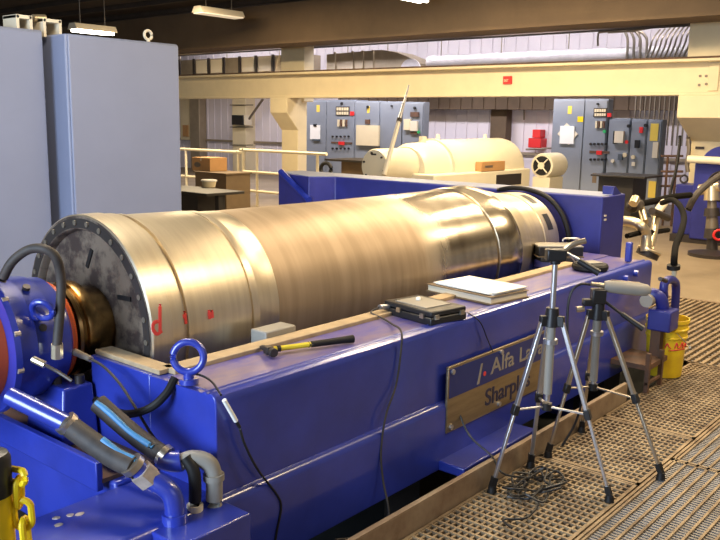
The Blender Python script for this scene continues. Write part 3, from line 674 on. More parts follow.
# little lugs on the front panel end
for (px, py) in ((624, 278), (634, 273)):
    p = at(px, py, Y_, FY); obj('hinge_lug', CY((p.x, FY-.03, p.z), (p.x, FY, p.z), .02, None, 10), 'blue', mc)
obj('end_lug', B(5.1, 5.14, 2.02, 2.06, ZT, ZT+.13), 'blue', mc, .01)
# nameplate
xa, xb, za, zb = 2.90, 3.885, .199, .502; yp = FY-.034
npl = obj('nameplate', B(xa, xb, yp, FY-.022, za, zb), 'plate_steel', mc, .002)
zm = za+(zb-za)*.52
obj('blue_field', B(xa+.012, xb-.012, yp-.0015, yp, zm, zb-.012), 'plate_blue', npl)
text_mesh('lettering', 'Alfa', .105, 'plate_text', npl, (3.255, yp-.002, zm+.035), Vector((1, 0, 0)), Vector((0, 0, 1)), .0012, 1, .215)
text_mesh('lettering', 'Laval', .105, 'plate_text', npl, (3.515, yp-.002, zm+.035), Vector((1, 0, 0)), Vector((0, 0, 1)), .0012, 1, .28)
text_mesh('lettering', 'Sharples', .115, 'plate_dark', npl, (3.215, yp-.001, za+.045), Vector((1, 0, 0)), Vector((0, 0, 1)), .0012, 1, .43)
b = newbm(); prism(b, [(3.135, zm+.012), (3.155, zm+.012), (3.18, zm+.105), (3.165, zm+.105)], Y_, yp-.003, yp-.001); obj('emblem_stroke', b, 'plate_text', npl)
b = newbm(); cyl(b, (3.20, yp-.003, zm+.05), (3.20, yp-.001, zm+.05), .011, None, 16); obj('emblem_dot', b, 'redmark', npl)
for (x, z) in ((xa+.03, zb-.025), (xa+.03, za+.025), ((xa+xb)/2-.05, zb-.022), ((xa+xb)/2-.05, za+.025), (xb-.03, zb-.025), (xb-.03, za+.025)):
    obj('rivet', CY((x, yp-.01, z), (x, yp, z), .012, None, 10), 'alu', npl)
for x, y in ((1.21, 2.20), (1.245, 2.185), (1.27, 2.17), (1.19, 2.155)):
    b = newbm(); lathe(b, (x, y, ZS-.001), (0, 0, 1), [(0, .012), (.0025, .010)], 9)
    for v in b.verts: v.co.x = x+(v.co.x-x)*random.uniform(.7, 1.7)
    obj('paint_chip', b, 'chip', mc)

# oil pipework at the left end (part of the machine)
obj('pipe_block', B(1.36, 1.64, 1.80, 1.98, .12, .335), 'blue', mc, .006)
p0 = Vector((1.445, 1.93, .335))
b = newbm(); tube(b, [p0, p0+Vector((0, 0, .06)), p0+Vector((-.008, .015, .10)), p0+Vector((-.03, .05, .125)), p0+Vector((-.05, .085, .135))], .031, 16, 6)
el = obj('blue_elbow', b, 'blue', mc)
obj('elbow_collar', CY(p0, p0+Vector((0, 0, .03)), .039, None, 16), 'blue', el)
h0 = p0+Vector((-.038, .065, .13)); h1 = at(138, 469, X_, 1.375); hd = (h1-h0).normalized()
obj('hex_coupling', CY(h0, h0+hd*.045, .04, None, 6), 'chip', el)
h2 = at(67, 424, X_, 1.30)
obj('hose_tail', CY(h0, h1+hd*.02, .028, None, 14), 'blue', mc)
hs = obj('oil_hose', TU([h1, h1.lerp(h2, .33)+Vector((0, 0, -.012)), h1.lerp(h2, .66)+Vector((0, 0, -.008)), h2], .034, 16, 6), 'hose', mc)
def stripe(pts, r, par):
    b = newbm(); tube(b, pts, r, 10, 6); obj('blue_stripe', b, 'hose_blue', par)
tow = Vector((.15, -.62, .62)).normalized()
stripe([h1.lerp(h2, .08)+tow*.027, h1.lerp(h2, .33)+tow*.027+Vector((0, 0, -.010)), h1.lerp(h2, .55)+tow*.025], .011, hs)
for f_ in (.04, .97):
    c = h1.lerp(h2, f_); b = newbm(); cyl(b, c, c+hd*.02, .038, None, 18); obj('hose_clamp', b, 'alu_w', hs)
obj('oil_pipe', CY(h2, at(10, 396, X_, 1.22), .03, None, 16), 'blue', mc)
# second run
q0 = Vector((1.60, 1.93, .335))
b = newbm(); tube(b, [q0, q0+Vector((0, 0, .10)), q0+Vector((-.015, .012, .145)), q0+Vector((-.05, .04, .16)), q0+Vector((-.085, .065, .15))], .027, 16, 6); e2 = obj('grey_elbow', b, 'grey_pl', mc)
obj('elbow_collar', CY(q0+Vector((0, 0, .085)), q0+Vector((0, 0, .105)), .034, None, 16), 'grey_pl', e2)
b = newbm(); q1 = q0+Vector((-.075, .06, .155)); tube(b, [q1, q1+Vector((-.012, .012, -.002)), q1+Vector((-.028, .035, .0)), q1+Vector((-.04, .055, .006))], .033, 16, 5); obj('blue_union', b, 'blue', mc)
w0 = at(169, 459, X_, 1.50); w1 = at(98, 403, X_, 1.42)
hs2 = obj('oil_hose', TU([w0, w0.lerp(w1, .35)+Vector((0, 0, -.01)), w0.lerp(w1, .7)+Vector((0, 0, -.008)), w1], .031, 16, 6), 'hose', mc)
lf = Vector((-.55, -.55, .35)).normalized()
stripe([w0.lerp(w1, .2)+lf*.025, w0.lerp(w1, .5)+lf*.025+Vector((0, 0, -.01)), w0.lerp(w1, .8)+lf*.025, w1+lf*.024], .010, hs2)
c = w0.lerp(w1, .03); obj('hose_clamp', CY(c, c+(w1-w0).normalized()*.02, .036, None, 18), 'alu_w', hs2)
b = newbm(); k0 = Vector((1.535, 1.945, .335)); tube(b, [k0, k0+Vector((0, 0, .12)), k0+Vector((-.01, .03, .17))], .02, 12, 4); obj('black_riser', b, 'black_r', mc)
obj('riser_ferrule', CY(k0, k0+Vector((0, 0, .02)), .026, None, 12), 'beige', mc)
# small black hose from pedestal to the eyebolt, arched hose over the gearbox
tag(obj('black_hose', TU([at(96, 400, X_, 1.55), at(108, 409, X_, 1.53), at(128, 414, X_, 1.54), at(150, 408, X_, 1.56), at(166, 394, X_, 1.60), at(175, 378, X_, 1.64)], .014, 10, 8), 'black_r'),
    'black corrugated hose sagging between the pedestal and the rail eyebolt', 'hose')
tag(obj('arched_hose', TU([at(2, 280, X_, 1.36), at(12, 262, X_, 1.38), at(28, 250, X_, 1.42), at(44, 249, X_, 1.45), at(56, 258, X_, 1.48), at(61, 280, X_, 1.50), at(60, 310, X_, 1.49), at(57, 345, X_, 1.47)], .0165, 12, 8), 'hose'),
    'brown rubber hose arching over the blue gearbox before the bowl flange', 'hose')
p, q = at(57, 344, X_, 1.47), at(57, 358, X_, 1.47)
tag(obj('hose_fitting', CY(p, q, .021, None, 8), 'chrome'), 'shiny hose fitting at the foot of the arched hose', 'fitting')
# sensor leads
t = thing('sensor_lead', at(32, 360, X_, 1.33), 'grey sensor lead plugged into the gearbox rim', 'cable')
p, q = at(33, 359, X_, 1.33), at(45, 365, X_, 1.35); obj('plug', CY(p, q, .012, None, 10), 'chrome', t)
obj('cable', TU([q, at(58, 372, X_, 1.36), at(72, 381, X_, 1.38)], .006, 8), 'dark_steel', t)
t = thing('sensor_lead', at(75, 352, X_, 1.58), 'grey sensor lead running from the seal ring down to the ledge', 'cable')
p, q = at(75, 352, X_, 1.58), at(91, 359, X_, 1.57); obj('plug', CY(p, q, .014, .011, 10), 'chrome', t)
obj('cable', TU([q, at(104, 367, X_, 1.57), at(120, 384, X_, 1.56), at(135, 407, X_, 1.55), at(150, 432, X_, 1.54), at(165, 452, X_, 1.53)], .005, 8), 'hose', t)
t = thing('signal_cable', at(190, 376, Y_, 2.03), 'black cable with white inline connector hanging down the rail from the eyebolt', 'cable')
pts = [at(186, 374, Z_, .72), at(200, 375, Z_, .71), at(212, 382, Z_, .70), at(221, 395, Y_, 1.93)]
obj('upper_lead', TU(pts, .004, 8), 'black', t)
p, q = at(224, 400, Y_, 1.925), at(236, 421, Y_, 1.925); obj('inline_connector', CY(p, q, .0075, None, 10), 'paper', t); obj('connector_end', CY(q, q+(q-p)*.3, .006, None, 10), 'black', t)
obj('lower_lead', TU([q+(q-p)*.3, at(245, 445, Y_, 1.92), at(258, 470, Y_, 1.918), at(277, 495, Y_, 1.92), at(281, 508, Y_, 1.92), at(277, 530, Y_, 1.92), at(274, 548, Y_, 1.92)], .0045, 8), 'black', t)

# ================================================================ ON THE RAIL
ZR = ZT
# hammer
hh, he = Vector((2.075, 2.175, ZR+.016)), Vector((2.42, 2.055, ZR+.014)); d = (he-hh).normalized(); s = Vector((-d.y, d.x, 0))
t = thing('claw_hammer', (hh.x, hh.y, ZR), 'hammer with yellow shaft and black grip lying on the blue rail', 'hammer')
b = newbm(); cyl(b, hh-s*.05, hh-s*.03, .017, .017, 14); cyl(b, hh-s*.03, hh-s*.015, .012, .012, 12); obox(b, hh, d, s, Vector((0, 0, 1)), .014, .018, .014)
tube(b, [hh+s*.015, hh+s*.045-d*.004, hh+s*.075-Vector((0, 0, .008))], lambda f: .013*(1-.6*f), 8, 4); obj('hammer_head', b, 'dark_steel', t, .002)
obj('shaft', CY(hh, hh.lerp(he, .48), .0105, .0105, 12), 'yellow_h', t)
b = newbm(); tube(b, [hh.lerp(he, f) for f in (.46, .6, .75, .9, 1.0)], lambda f: .0125+.004*f*f, 12, 4); obj('grip', b, 'black_r', t)
b = newbm(); cyl(b, hh.lerp(he, .09), hh.lerp(he, .13), .0125, None, 12); obj('shaft_band', b, 'black', t)

def slab(bm, A, Bp, Cc, z0, z1):
    """box on a parallelogram A,B,C (+D) in plan"""
    A, Bp, Cc = Vector(A), Vector(Bp), Vector(Cc); D = A+Cc-Bp
    lo = [bm.verts.new((p.x, p.y, z0)) for p in (A, Bp, Cc, D)]; hi = [bm.verts.new((p.x, p.y, z1)) for p in (A, Bp, Cc, D)]
    bm.faces.new(lo); bm.faces.new(hi[::-1])
    for k in range(4): bm.faces.new((lo[k], lo[(k+1) % 4], hi[(k+1) % 4], hi[k]))
def rect(c, ang, w, h):
    c = Vector((c[0], c[1], 0)); e = Vector((math.cos(ang), math.sin(ang), 0)); f = Vector((-e.y, e.x, 0))
    return c-e*w-f*h, c+e*w-f*h, c+e*w+f*h, e, f
# black instrument case
cc = (2.995, 2.12); ang = -.17; A, B_, Cc, e, f = rect(cc, ang, .112, .155)
t = thing('instrument_case', (cc[0], cc[1], ZR), 'black data recorder case with clips lying on the rail beside the papers', 'case')
b = newbm(); slab(b, A, B_, Cc, ZR-.004, ZR+.03); obj('case_base', b, 'black', t, .006)
A2, B2, C2, _, _ = rect(cc, ang, .110, .153); b = newbm(); slab(b, A2, B2, C2, ZR+.033, ZR+.058); obj('case_lid', b, 'black', t, .006)
A2, B2, C2, _, _ = rect((cc[0], cc[1]+.01), ang, .078, .098); b = newbm(); slab(b, A2, B2, C2, ZR+.058, ZR+.061); obj('label_sheet', b, 'grey_pl', t)
b = newbm(); sphere(b, (cc[0]+.02, cc[1]+.05, ZR+.065), .012); obj('knob', b, 'paper', t)
c0 = Vector((cc[0], cc[1], ZR+.032))
for (a, g) in ((-.113, -.10), (-.113, .05)): obj('latch', (lambda bb: (obox(bb, c0+e*a+f*g, e, f, Vector((0, 0, 1)), .006, .012, .010), bb)[1])(newbm()), 'alu_w', t)
for a in (-.08, .08): obj('latch', (lambda bb: (obox(bb, c0+e*a-f*.156, e, f, Vector((0, 0, 1)), .012, .005, .010), bb)[1])(newbm()), 'alu_w', t)
pl0 = c0-e*.113+f*.125; obj('input_plug', CY(pl0+e*.01, pl0-e*.05+Vector((0, 0, .005)), .012, None, 10), 'alu', t)
t2 = tag(obj('recorder_cable', TU([pl0-e*.05+Vector((0, 0, .005)), pl0-e*.10+Vector((0, 0, -.012)), at(382, 318, Z_, ZR+.006), at(392, 324, Z_, ZR+.006), at(401, 331, Y_, 1.94), at(401, 350, Y_, 1.937), at(396, 385, Y_, 1.935), at(386, 415, Y_, 1.92), at(381, 450, Y_, 1.92), at(383, 480, Y_, 1.90), at(388, 505, Y_, 1.86), at(388, 520, Y_, 1.84), at(380, 530, Y_, 1.84), at(360, 537, Y_, 1.84), at(335, 540, Y_, 1.86)], .0045, 8, 8), 'hose'),
    'grey cable from the black instrument case draped down the blue side', 'cable')
tag(obj('thin_lead', TU([at(467, 312, Z_, ZR+.012), at(480, 322, Y_, 1.935), at(487, 338, Y_, 1.93), at(493, 352, Y_, 1.91)], .003, 6), 'black'), 'thin black lead dropping behind the nameplate top', 'cable')
# binder with papers
cc = (3.565, 2.20); ang = -.14; A, B_, Cc, e, f = rect(cc, ang, .15, .215)
t = thing('ring_binder', (cc[0], cc[1], ZR), 'dark ring binder lying on the rail under a stack of white papers', 'binder')
b = newbm(); slab(b, A, B_, Cc, ZR-.003, ZR+.006); obj('back_cover', b, 'brown', t, .002)
A2, B2, C2, _, _ = rect(cc, ang, .142, .207); b = newbm(); slab(b, A2, B2, C2, ZR+.006, ZR+.034); obj('page_block', b, 'beige', t)
A2, B2, C2, _, _ = rect(cc, ang, .149, .214); b = newbm(); slab(b, A2, B2, C2, ZR+.034, ZR+.039); obj('front_cover', b, 'brown', t, .002)
for k, (dx, dy, da) in enumerate(((.005, 0, .01), (-.004, .01, -.02), (.008, -.008, .03))):
    A2, B2, C2, _, _ = rect((cc[0]+.01+dx, cc[1]+dy-.01), ang+da, .13, .188); b = newbm(); slab(b, A2, B2, C2, ZR+.0395+k*.005, ZR+.044+k*.005)
    tag(obj('paper_stack', b, 'paper'), ('lowest sheaf of white paper on the ring binder', 'middle sheaf of white paper on the ring binder', 'topmost sheaf of white paper on the ring binder')[k], 'paper', 'white papers on the binder')
# laptop-like box on a pad at the trough end
cc = (4.86, 2.41); ang = -.80; A, B_, Cc, e, f = rect(cc, ang, .15, .09)
t = thing('instrument_pad', (cc[0], cc[1], ZR), 'flat dark pad box under the black analyser at the rail end', 'box')
b = newbm(); slab(b, A+e*.02, B_-e*.02, Cc-e*.02, ZR+.0, ZR+.028); obj('pad_body', b, 'deskblk', t, .004)
b = newbm(); slab(b, A, B_, Cc, ZR+.028, ZR+.036); obj('pad_lid', b, 'brown', t, .002)
t = thing('portable_analyser', (cc[0], cc[1], ZR+.036), 'black portable analyser with pale lid edge standing at the rail end', 'instrument')
A2, B2, C2, _, _ = rect(cc, ang, .145, .085); b = newbm(); slab(b, A2, B2, C2, ZR+.036, ZR+.094); obj('case_body', b, 'black', t, .005)
b = newbm(); slab(b, A2, B2, C2, ZR+.094, ZR+.102); obj('pale_lid', b, 'grey_pl', t, .002)
c0 = Vector((cc[0], cc[1], ZR+.112)); obj('carry_handle', TU([c0+e*.05+f*.05, c0+e*.06+f*.05+Vector((0, 0, .02)), c0+e*.15+f*.05+Vector((0, 0, .02)), c0+e*.16+f*.05], .006, 8, 4), 'alu', t)
# multimeter in pouch
cc = at(590, 268, Z_, ZR+.01); ang = -.5; A, B_, Cc, e, f = rect(cc, ang, .10, .075)
t = thing('handheld_meter', (cc.x, cc.y, ZR), 'rounded black handheld meter in a pouch on the rail behind the tripods', 'instrument')
b = newbm(); lathe(b, (cc.x, cc.y, ZR-.002), (0, 0, 1), [(0, .095), (.012, .108), (.03, .108), (.042, .098)], 28); obj('meter_pouch', b, 'black_r', t)
b = newbm(); slab(b, *rect((cc.x+.01, cc.y+.005), ang, .062, .045)[:3], ZR+.04, ZR+.047); obj('meter_display', b, 'grey_pl', t, .002)
p = Vector((cc.x-.06, cc.y+.06, ZR+.035)); obj('probe', CY(p, p+Vector((-.06, .05, .09)), .004, .003, 8), 'alu_w', t)

# ================================================================ TRIPODS
def tripod(base, zs, zh, feet, foot_r, leg_m, label, head):
    bx, by = base; t = thing('tripod', (bx, by, 0), label, 'tripod')
    sp = Vector((bx, by, zs))
    b = newbm(); cyl(b, sp-Vector((0, 0, .035)), sp+Vector((0, 0, .045)), .034, .026, 14); 
    for fx, fy in feet:
        dd = Vector((fx-bx, fy-by, 0)).normalized(); obox(b, sp+dd*.035-Vector((0, 0, .01)), dd, dd.cross(Vector((0, 0, 1))), Vector((0, 0, 1)), .018, .014, .022)
    obj('spider', b, 'black', t, .003)
    obj('centre_column', CY((bx, by, zs-.36), (bx, by, zh), .0115, None, 14), 'alu', t)
    b = newbm(); cyl(b, (bx, by, zs-.33), (bx, by, zs), .018, None, 14); obj('column_sleeve', b, 'grey_pl', t)
    obj('column_collar', CY((bx, by, zs-.02-.09), (bx, by, zs-.02-.07), .03, None, 14), 'alu', t)
    jn = []
    for fx, fy in feet:
        dd = Vector((fx-bx, fy-by, 0)).normalized(); top = sp+dd*.045-Vector((0, 0, .015)); ft = Vector((fx, fy, .028)); mid = top.lerp(ft, .53)
        sd = dd.cross(Vector((0, 0, 1)))
        b = newbm(); ax = (mid-top).normalized(); obox(b, top.lerp(mid, .5), ax, sd, ax.cross(sd), (mid-top).length/2, .0115, .0085)
        L = obj('leg', b, leg_m, t, .003)
        b = newbm(); obox(b, mid.lerp(ft, .5), ax, sd, ax.cross(sd), (ft-mid).length/2, .0085, .006); obj('leg_extension', b, leg_m, L, .002)
        b = newbm(); obox(b, mid, ax, sd, ax.cross(sd), .022, .016, .013); obj('leg_clamp', b, 'black', L, .003)
        b = newbm(); obox(b, ft.lerp(mid, .05), ax, sd, ax.cross(sd), .024, .013, .011); cyl(b, (fx, fy, 0.002), (fx, fy, .03), .021, .015, 12); obj('rubber_foot', b, 'black_r', L)
        jn.append(mid)
    hub = Vector((bx, by, sum(j.z for j in jn)/3+.005)); obj('brace_hub', CY(hub-Vector((0, 0, .015)), hub+Vector((0, 0, .015)), .022, None, 12), 'black', t)
    for j in jn:
        b = newbm(); dd = (j-hub).normalized(); sd = dd.cross(Vector((0, 0, 1))).normalized(); obox(b, hub.lerp(j, .5), dd, sd, dd.cross(sd), (j-hub).length/2, .006, .003); obj('brace', b, leg_m, t)
    head(t, Vector((bx, by, zh)))
rt = Vector((RT.x, RT.y, 0)).normalized(); fwd = Vector((fw.x, fw.y, 0)).normalized(); ZV = Vector((0, 0, 1))
def head1(t, h):
    b = newbm(); obox(b, h+ZV*.03, rt, fwd, ZV, .04, .03, .024); cyl(b, h-ZV*.01, h+ZV*.01, .022, None, 12); obj('pan_head', b, 'black', t, .006)
    b = newbm(); tube(b, [h+ZV*.045+rt*.03, h+ZV*.075+rt*.07, h+ZV*.09+rt*.12], .012, 10, 5); obj('tilt_bracket', b, 'alu_w', t)
    b = newbm(); cyl(b, h+ZV*.045+rt*.03, h+ZV*.005+rt*.11-fwd*.03, .006, None, 10); obj('handle_rod', b, 'alu', t)
    b = newbm(); cyl(b, h+ZV*.01+rt*.09-fwd*.02, h-ZV*.035+rt*.17-fwd*.05, .013, .015, 12); obj('handle_grip', b, 'black', t)
tripod((3.096, 1.541), .752, .99, ((2.905, 1.676), (3.155, 1.262), (3.25, 1.68)), .02, 'alu', 'silver tripod, the nearer of the two, standing before the nameplate', head1)
def head2(t, h):
    b = newbm(); cyl(b, h-ZV*.05, h+ZV*.02, .03, .026, 12); obox(b, h+ZV*.03-rt*.005, rt, fwd, ZV, .032, .028, .035); obox(b, h-ZV*.0-rt*.045, rt, fwd, ZV, .03, .02, .016); obj('pan_head', b, 'black', t, .006)
    b = newbm(); cyl(b, h+ZV*.01+rt*.02, h-ZV*.06+rt*.12-fwd*.04, .007, None, 10); obj('handle_rod', b, 'black', t)
    b = newbm(); cyl(b, h-ZV*.045+rt*.10-fwd*.03, h-ZV*.105+rt*.19-fwd*.07, .012, .014, 12); obj('handle_grip', b, 'black', t)
    b = newbm(); cyl(b, h-ZV*.03-rt*.065, h-ZV*.035-rt*.10, .014, None, 12); obj('lock_knob', b, 'alu_w', t)
tripod((3.557, 1.541), .70, .745, ((3.41, 1.675), (3.53, 1.185), (3.82, 1.70)), .02, 'alu_w', 'bronze legged tripod, the farther of the two, carrying a grey sensor', head2)
h = Vector((3.557, 1.541, .745))
t = thing('grey_sensor', h+ZV*.065, 'long grey handheld sensor mounted on the farther tripod', 'sensor')
b = newbm(); c0 = h+ZV*.078+rt*.02
prof = [(0, .022), (.02, .028), (.09, .031), (.16, .030), (.195, .026), (.21, .015)]
d0 = (rt*.985-fwd*.05-ZV*.075).normalized(); lathe(b, c0, d0, prof, 18)
obj('sensor_body', b, 'grey_pl', t); obj('sensor_strip', CY(c0+d0*.03+ZV*.027, c0+d0*.16+ZV*.028, .006, None, 8), 'alu_w', t)
b = newbm(); cyl(b, c0, c0-d0*.06+ZV*.004, .012, .009, 12); obj('cable_plug', b, 'alu_w', t)
p = c0-d0*.06
tag(obj('sensor_cable', TU([p, p-rt*.05-ZV*.0, p-rt*.09-ZV*.04, p-rt*.10-ZV*.14, p-rt*.085-ZV*.30, p-rt*.04-ZV*.42, p-rt*.0-ZV*.50+fwd*.05, p+rt*.02-ZV*.60+fwd*.1, p-rt*.0-ZV*.72+fwd*.12, p-rt*.06-ZV*.823+fwd*.10], .006, 8, 8), 'black'), 'black cable looping down from the grey sensor', 'cable')
# cable heap at the tripod feet
pts = []
for k in range(46):
    a = k*.62; rr = .10+.05*math.sin(k*1.7); pts.append((3.06+rr*math.cos(a)*1.3+.02*math.sin(k*.9), 1.55+rr*.75*math.sin(a), .012+.014*(k % 3)))
pts = [(3.02, 1.95, .30), (3.0, 1.86, .18), (3.0, 1.74, .115), (2.98, 1.655, .06)]+pts+[(2.95, 1.48, .012), (2.78, 1.44, .012), (2.70, 1.50, .012), (2.66, 1.44, .012)]
tag(obj('coiled_cable', TU(pts, .0048, 7, 6), 'black'), 'tangled thin black cable heaped on the grating at the tripod feet', 'cable')

# ================================================================ FLOOR GRATINGS
def grating(x0, x1, y0, y1, px, py, wx, wy, mx, my, label, dx=.028, dy=.028, zy=0, zx=0):
    """bars along y at pitch px in x (mx) and bars along x at pitch py in y (my)"""
    t = thing('floor_grating', ((x0+x1)/2, (y0+y1)/2, -.03), label, 'grating', 'floor gratings')
    b = newbm(); n = int((x1-x0)/px)
    for k in range(n): x = x0+(k+.5)*(x1-x0)/n; box(b, x-wx/2, x+wx/2, y0, y1, -dx+zy, zy)
    obj('cross_bars', b, mx, t)
    b = newbm(); n = int((y1-y0)/py)
    for k in range(n): y = y0+(k+.5)*(y1-y0)/n; box(b, x0, x1, y-wy/2, y+wy/2, -dy+zx, zx)
    obj('bearing_bars', b, my, t)
    b = newbm()
    for (a, c, d, e) in ((x0, x1, y0, y0+.012), (x0, x1, y1-.012, y1), (x0, x0+.012, y0, y1), (x1-.012, x1, y0, y1)): box(b, a, c, d, e, -.03, .001)
    obj('edge_frame', b, 'grate_tan', t)
YS, YE = 1.235, 1.715
for (a, c, l) in ((1.6, 3.40, 'rusty square-mesh floor grating along the pit edge before the nearer tripod'), (3.41, 4.12, 'rusty square-mesh floor grating along the pit edge under the farther tripod'), (4.13, 5.50, 'dark square-mesh floor grating along the pit edge beside the yellow bucket')):
    grating(a, c, YS, YE, .041, .028, .0105, .009, 'grate_tan', 'grate_tan', l, .026, .022, 0, -.003)
for (a, c, l) in ((1.8, 3.78, 'grey ribbed floor grating at the lower right corner of the photo'), (3.79, 5.50, 'grey ribbed floor grating right of the farther tripod foot')):
    grating(a, c, -.3, YS-.008, .022, .047, .0125, .010, 'grate_grey', 'grate_tan', l, .012, .028, -.006, .001)
grating(5.51, 7.58, .2, 2.9, .06, .05, .02, .022, 'grate_grey', 'grate_tan', 'brown ribbed floor grating behind the yellow bucket', .014, .028, -.014, .001)
grating(-.6, 1.59, -.3, YE, .041, .028, .0105, .009, 'grate_tan', 'grate_tan', 'square-mesh floor grating under the yellow chain post', .026, .022, 0, -.004)
t = thing('kick_plate', (3.4, 1.735, -.03), 'long rusty steel kick plate edging the pit beside the blue machine', 'kick plate')
obj('plate', B(-.6, 4.45, 1.722, 1.732, -.06, .10), 'kick', t, .002); obj('top_lip', B(-.6, 4.45, 1.722, 1.745, .10, .106), 'kick', t, .001)
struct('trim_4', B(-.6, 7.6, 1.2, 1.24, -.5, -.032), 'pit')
struct('trim_5', B(5.51, 7.6, 2.9, 4.0, -.12, 0), 'concrete')
struct('trim_6', B(7.58, 7.62, -3, 4.0, -.12, .002), 'kick')

# ================================================================ RIGHT END: bucket, pump, pipes
bx, by = 5.11, 1.755
t = thing('plastic_bucket', (bx, by, 0), 'yellow plastic bucket with red script standing behind the machine end', 'bucket')
b = newbm(); lathe(b, (bx, by, 0.001), (0, 0, 1), [(0, .115), (.005, .125), (.02, .128), (.25, .142), (.255, .150), (.262, .150), (.266, .144), (.30, .146), (.305, .155), (.312, .155), (.316, .147), (.345, .148), (.35, .156), (.37, .156), (.37, .146), (.34, .142), (.03, .12), (.028, .01)], 40); 
for v in b.verts: v.co.x = bx+(v.co.x-bx)*.84; v.co.y = by+(v.co.y-by)*.84
obj('bucket_body', b, 'yellow_b', t)
hp = [Vector((bx+.152*math.cos(a), by+.152*math.sin(a), .29-.11*math.sin((a+2.3)/2.7*PI) if True else 0)) for a in [-2.3+k*2.7/10 for k in range(11)]]
hp = [Vector((bx+(.131+.012*math.sin(PI*k/10))*math.cos(a), by+(.131+.012*math.sin(PI*k/10))*math.sin(a), .30-.115*math.sin(PI*k/10))) for k, a in enumerate([-2.35+j*.29 for j in range(11)])]
obj('wire_handle', TU(hp, .003, 6, 3), 'alu', t); b = newbm(); tube(b, hp[4:7], .008, 8, 3); obj('handle_grip', b, 'paper', t)
for (a0, pts) in ((0, [(0, .20), (.01, .235), (.02, .205), (.035, .21), (.05, .235), (.055, .20), (.07, .215), (.085, .225), (.09, .20), (.11, .215)]), (0, [(-.05, .20), (-.04, .23), (-.03, .21), (-.02, .20)]), (0, [(-.03, .185), (.02, .19), (.08, .19)])):
    P = []
    for s_, z in pts:
        a = -2.35+s_/.14*1.35; rr = (.128+.014*z/.25)*.84+.001; P.append((bx+rr*math.cos(a), by+rr*math.sin(a), z))
    b = newbm(); tube(b, P, .004, 6, 4); obj('red_script', b, 'redmark', t)

YP = 1.72
pm = thing('drain_pump', (4.87, YP, 0), 'small blue pump box with elbow pipe in front of the yellow bucket', 'pump')
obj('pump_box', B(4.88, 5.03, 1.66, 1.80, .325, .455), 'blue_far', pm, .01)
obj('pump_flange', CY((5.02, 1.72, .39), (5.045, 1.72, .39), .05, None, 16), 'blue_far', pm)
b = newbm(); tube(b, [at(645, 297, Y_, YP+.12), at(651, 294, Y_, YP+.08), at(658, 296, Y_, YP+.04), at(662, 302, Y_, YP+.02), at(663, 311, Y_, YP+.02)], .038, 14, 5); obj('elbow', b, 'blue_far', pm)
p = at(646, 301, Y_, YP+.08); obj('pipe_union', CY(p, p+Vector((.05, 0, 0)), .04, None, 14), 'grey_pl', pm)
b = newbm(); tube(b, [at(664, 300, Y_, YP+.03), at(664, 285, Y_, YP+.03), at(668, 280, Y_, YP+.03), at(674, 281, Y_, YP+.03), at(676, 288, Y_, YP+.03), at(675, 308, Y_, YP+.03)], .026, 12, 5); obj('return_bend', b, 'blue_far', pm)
b = newbm(); cyl(b, at(660, 279, Y_, YP), at(666, 281, Y_, YP), .013, None, 8); obj('tap_handle', b, 'dark_steel', pm)
obj('support_bracket', B(4.66, 4.97, 1.69, 1.92, .135, .165), 'rust', pm)
obj('bracket_stem', B(4.90, 4.96, 1.72, 1.78, .165, .33), 'rust', pm)
for x in (4.65, 4.86): obj('bracket_leg', B(x, x+.025, 1.68, 1.705, .002, .24 if x < 4.7 else .22), 'rust', pm)
obj('bracket_tie', B(4.65, 4.88, 1.685, 1.70, .05, .065), 'rust', pm)
# riser hose to the pump
YQ = YP+.03
hz = thing('riser_hose', at(674, 281, Y_, YQ), 'black hose dropping in a curve to a cream nipple above the pump', 'hose')
obj('cream_nipple', CY(at(674, 282, Y_, YQ), at(674.5, 268, Y_, YQ), .016, None, 10), 'cream', hz)
obj('black_disc', CY(at(673.5, 269, Y_, YQ), at(673.6, 265, Y_, YQ), .04, None, 18), 'black_r', hz)
obj('white_collar', CY(at(674, 262, Y_, YQ), at(674.3, 256, Y_, YQ), .018, None, 12), 'cream', hz)
obj('hose', TU([at(674, 265, Y_, YQ), at(674.3, 257, Y_, YQ), at(676, 245, Y_, 1.80), at(681, 232, Y_, 1.85), at(684, 218, Y_, 1.95), at(680, 206, Y_, 2.05), at(672, 200, Y_, 2.2), at(662, 203, Y_, 2.4)], .021, 12, 6), 'black_m', hz)
# steel feed pipe at the far end
fp = thing('feed_pipe', at(640, 240, Y_, 2.45), 'bright steel feed pipe bending down past the belt guard end', 'pipe')
b = newbm(); tube(b, [at(600, 222, Y_, 2.80), at(616, 221, Y_, 2.60), at(632, 222, Y_, 2.46), at(642, 227, Y_, 2.38), at(646, 235, Y_, 2.36), at(645.5, 252, Y_, 2.34)], .040, 16, 6); obj('main_elbow', b, 'chrome', fp)
c = at(648, 253, Y_, 2.34); ax = Vector((.30, -.25, .92)).normalized()
obj('flange_clamp', CY(c-ax*.03, c+ax*.02, .086, None, 24), 'dark_steel', fp)
b = newbm(); ring(b, c+ax*.022, ax, .082, .011); obj('clamp_band', b, 'chrome', fp)
obj('branch_pipe', TU([at(649, 250, Y_, 2.36), at(653, 236, Y_, 2.4), at(655, 225, Y_, 2.45), at(658, 213, Y_, 2.5)], .03, 12, 5), 'chrome', fp)
obj('branch_valve', CY(at(655, 215, Y_, 2.5), at(664, 203, Y_, 2.55), .036, None, 12), 'beige', fp)
b = newbm(); cyl(b, at(652, 211, Y_, 2.46), at(668, 218, Y_, 2.46), .03, None, 10); obj('valve_body', b, 'dark_steel', fp)
b = newbm(); cyl(b, at(641, 208, Y_, 2.6), at(645, 222, Y_, 2.5), .028, None, 12); obj('sight_tube', b, 'chrome', fp)
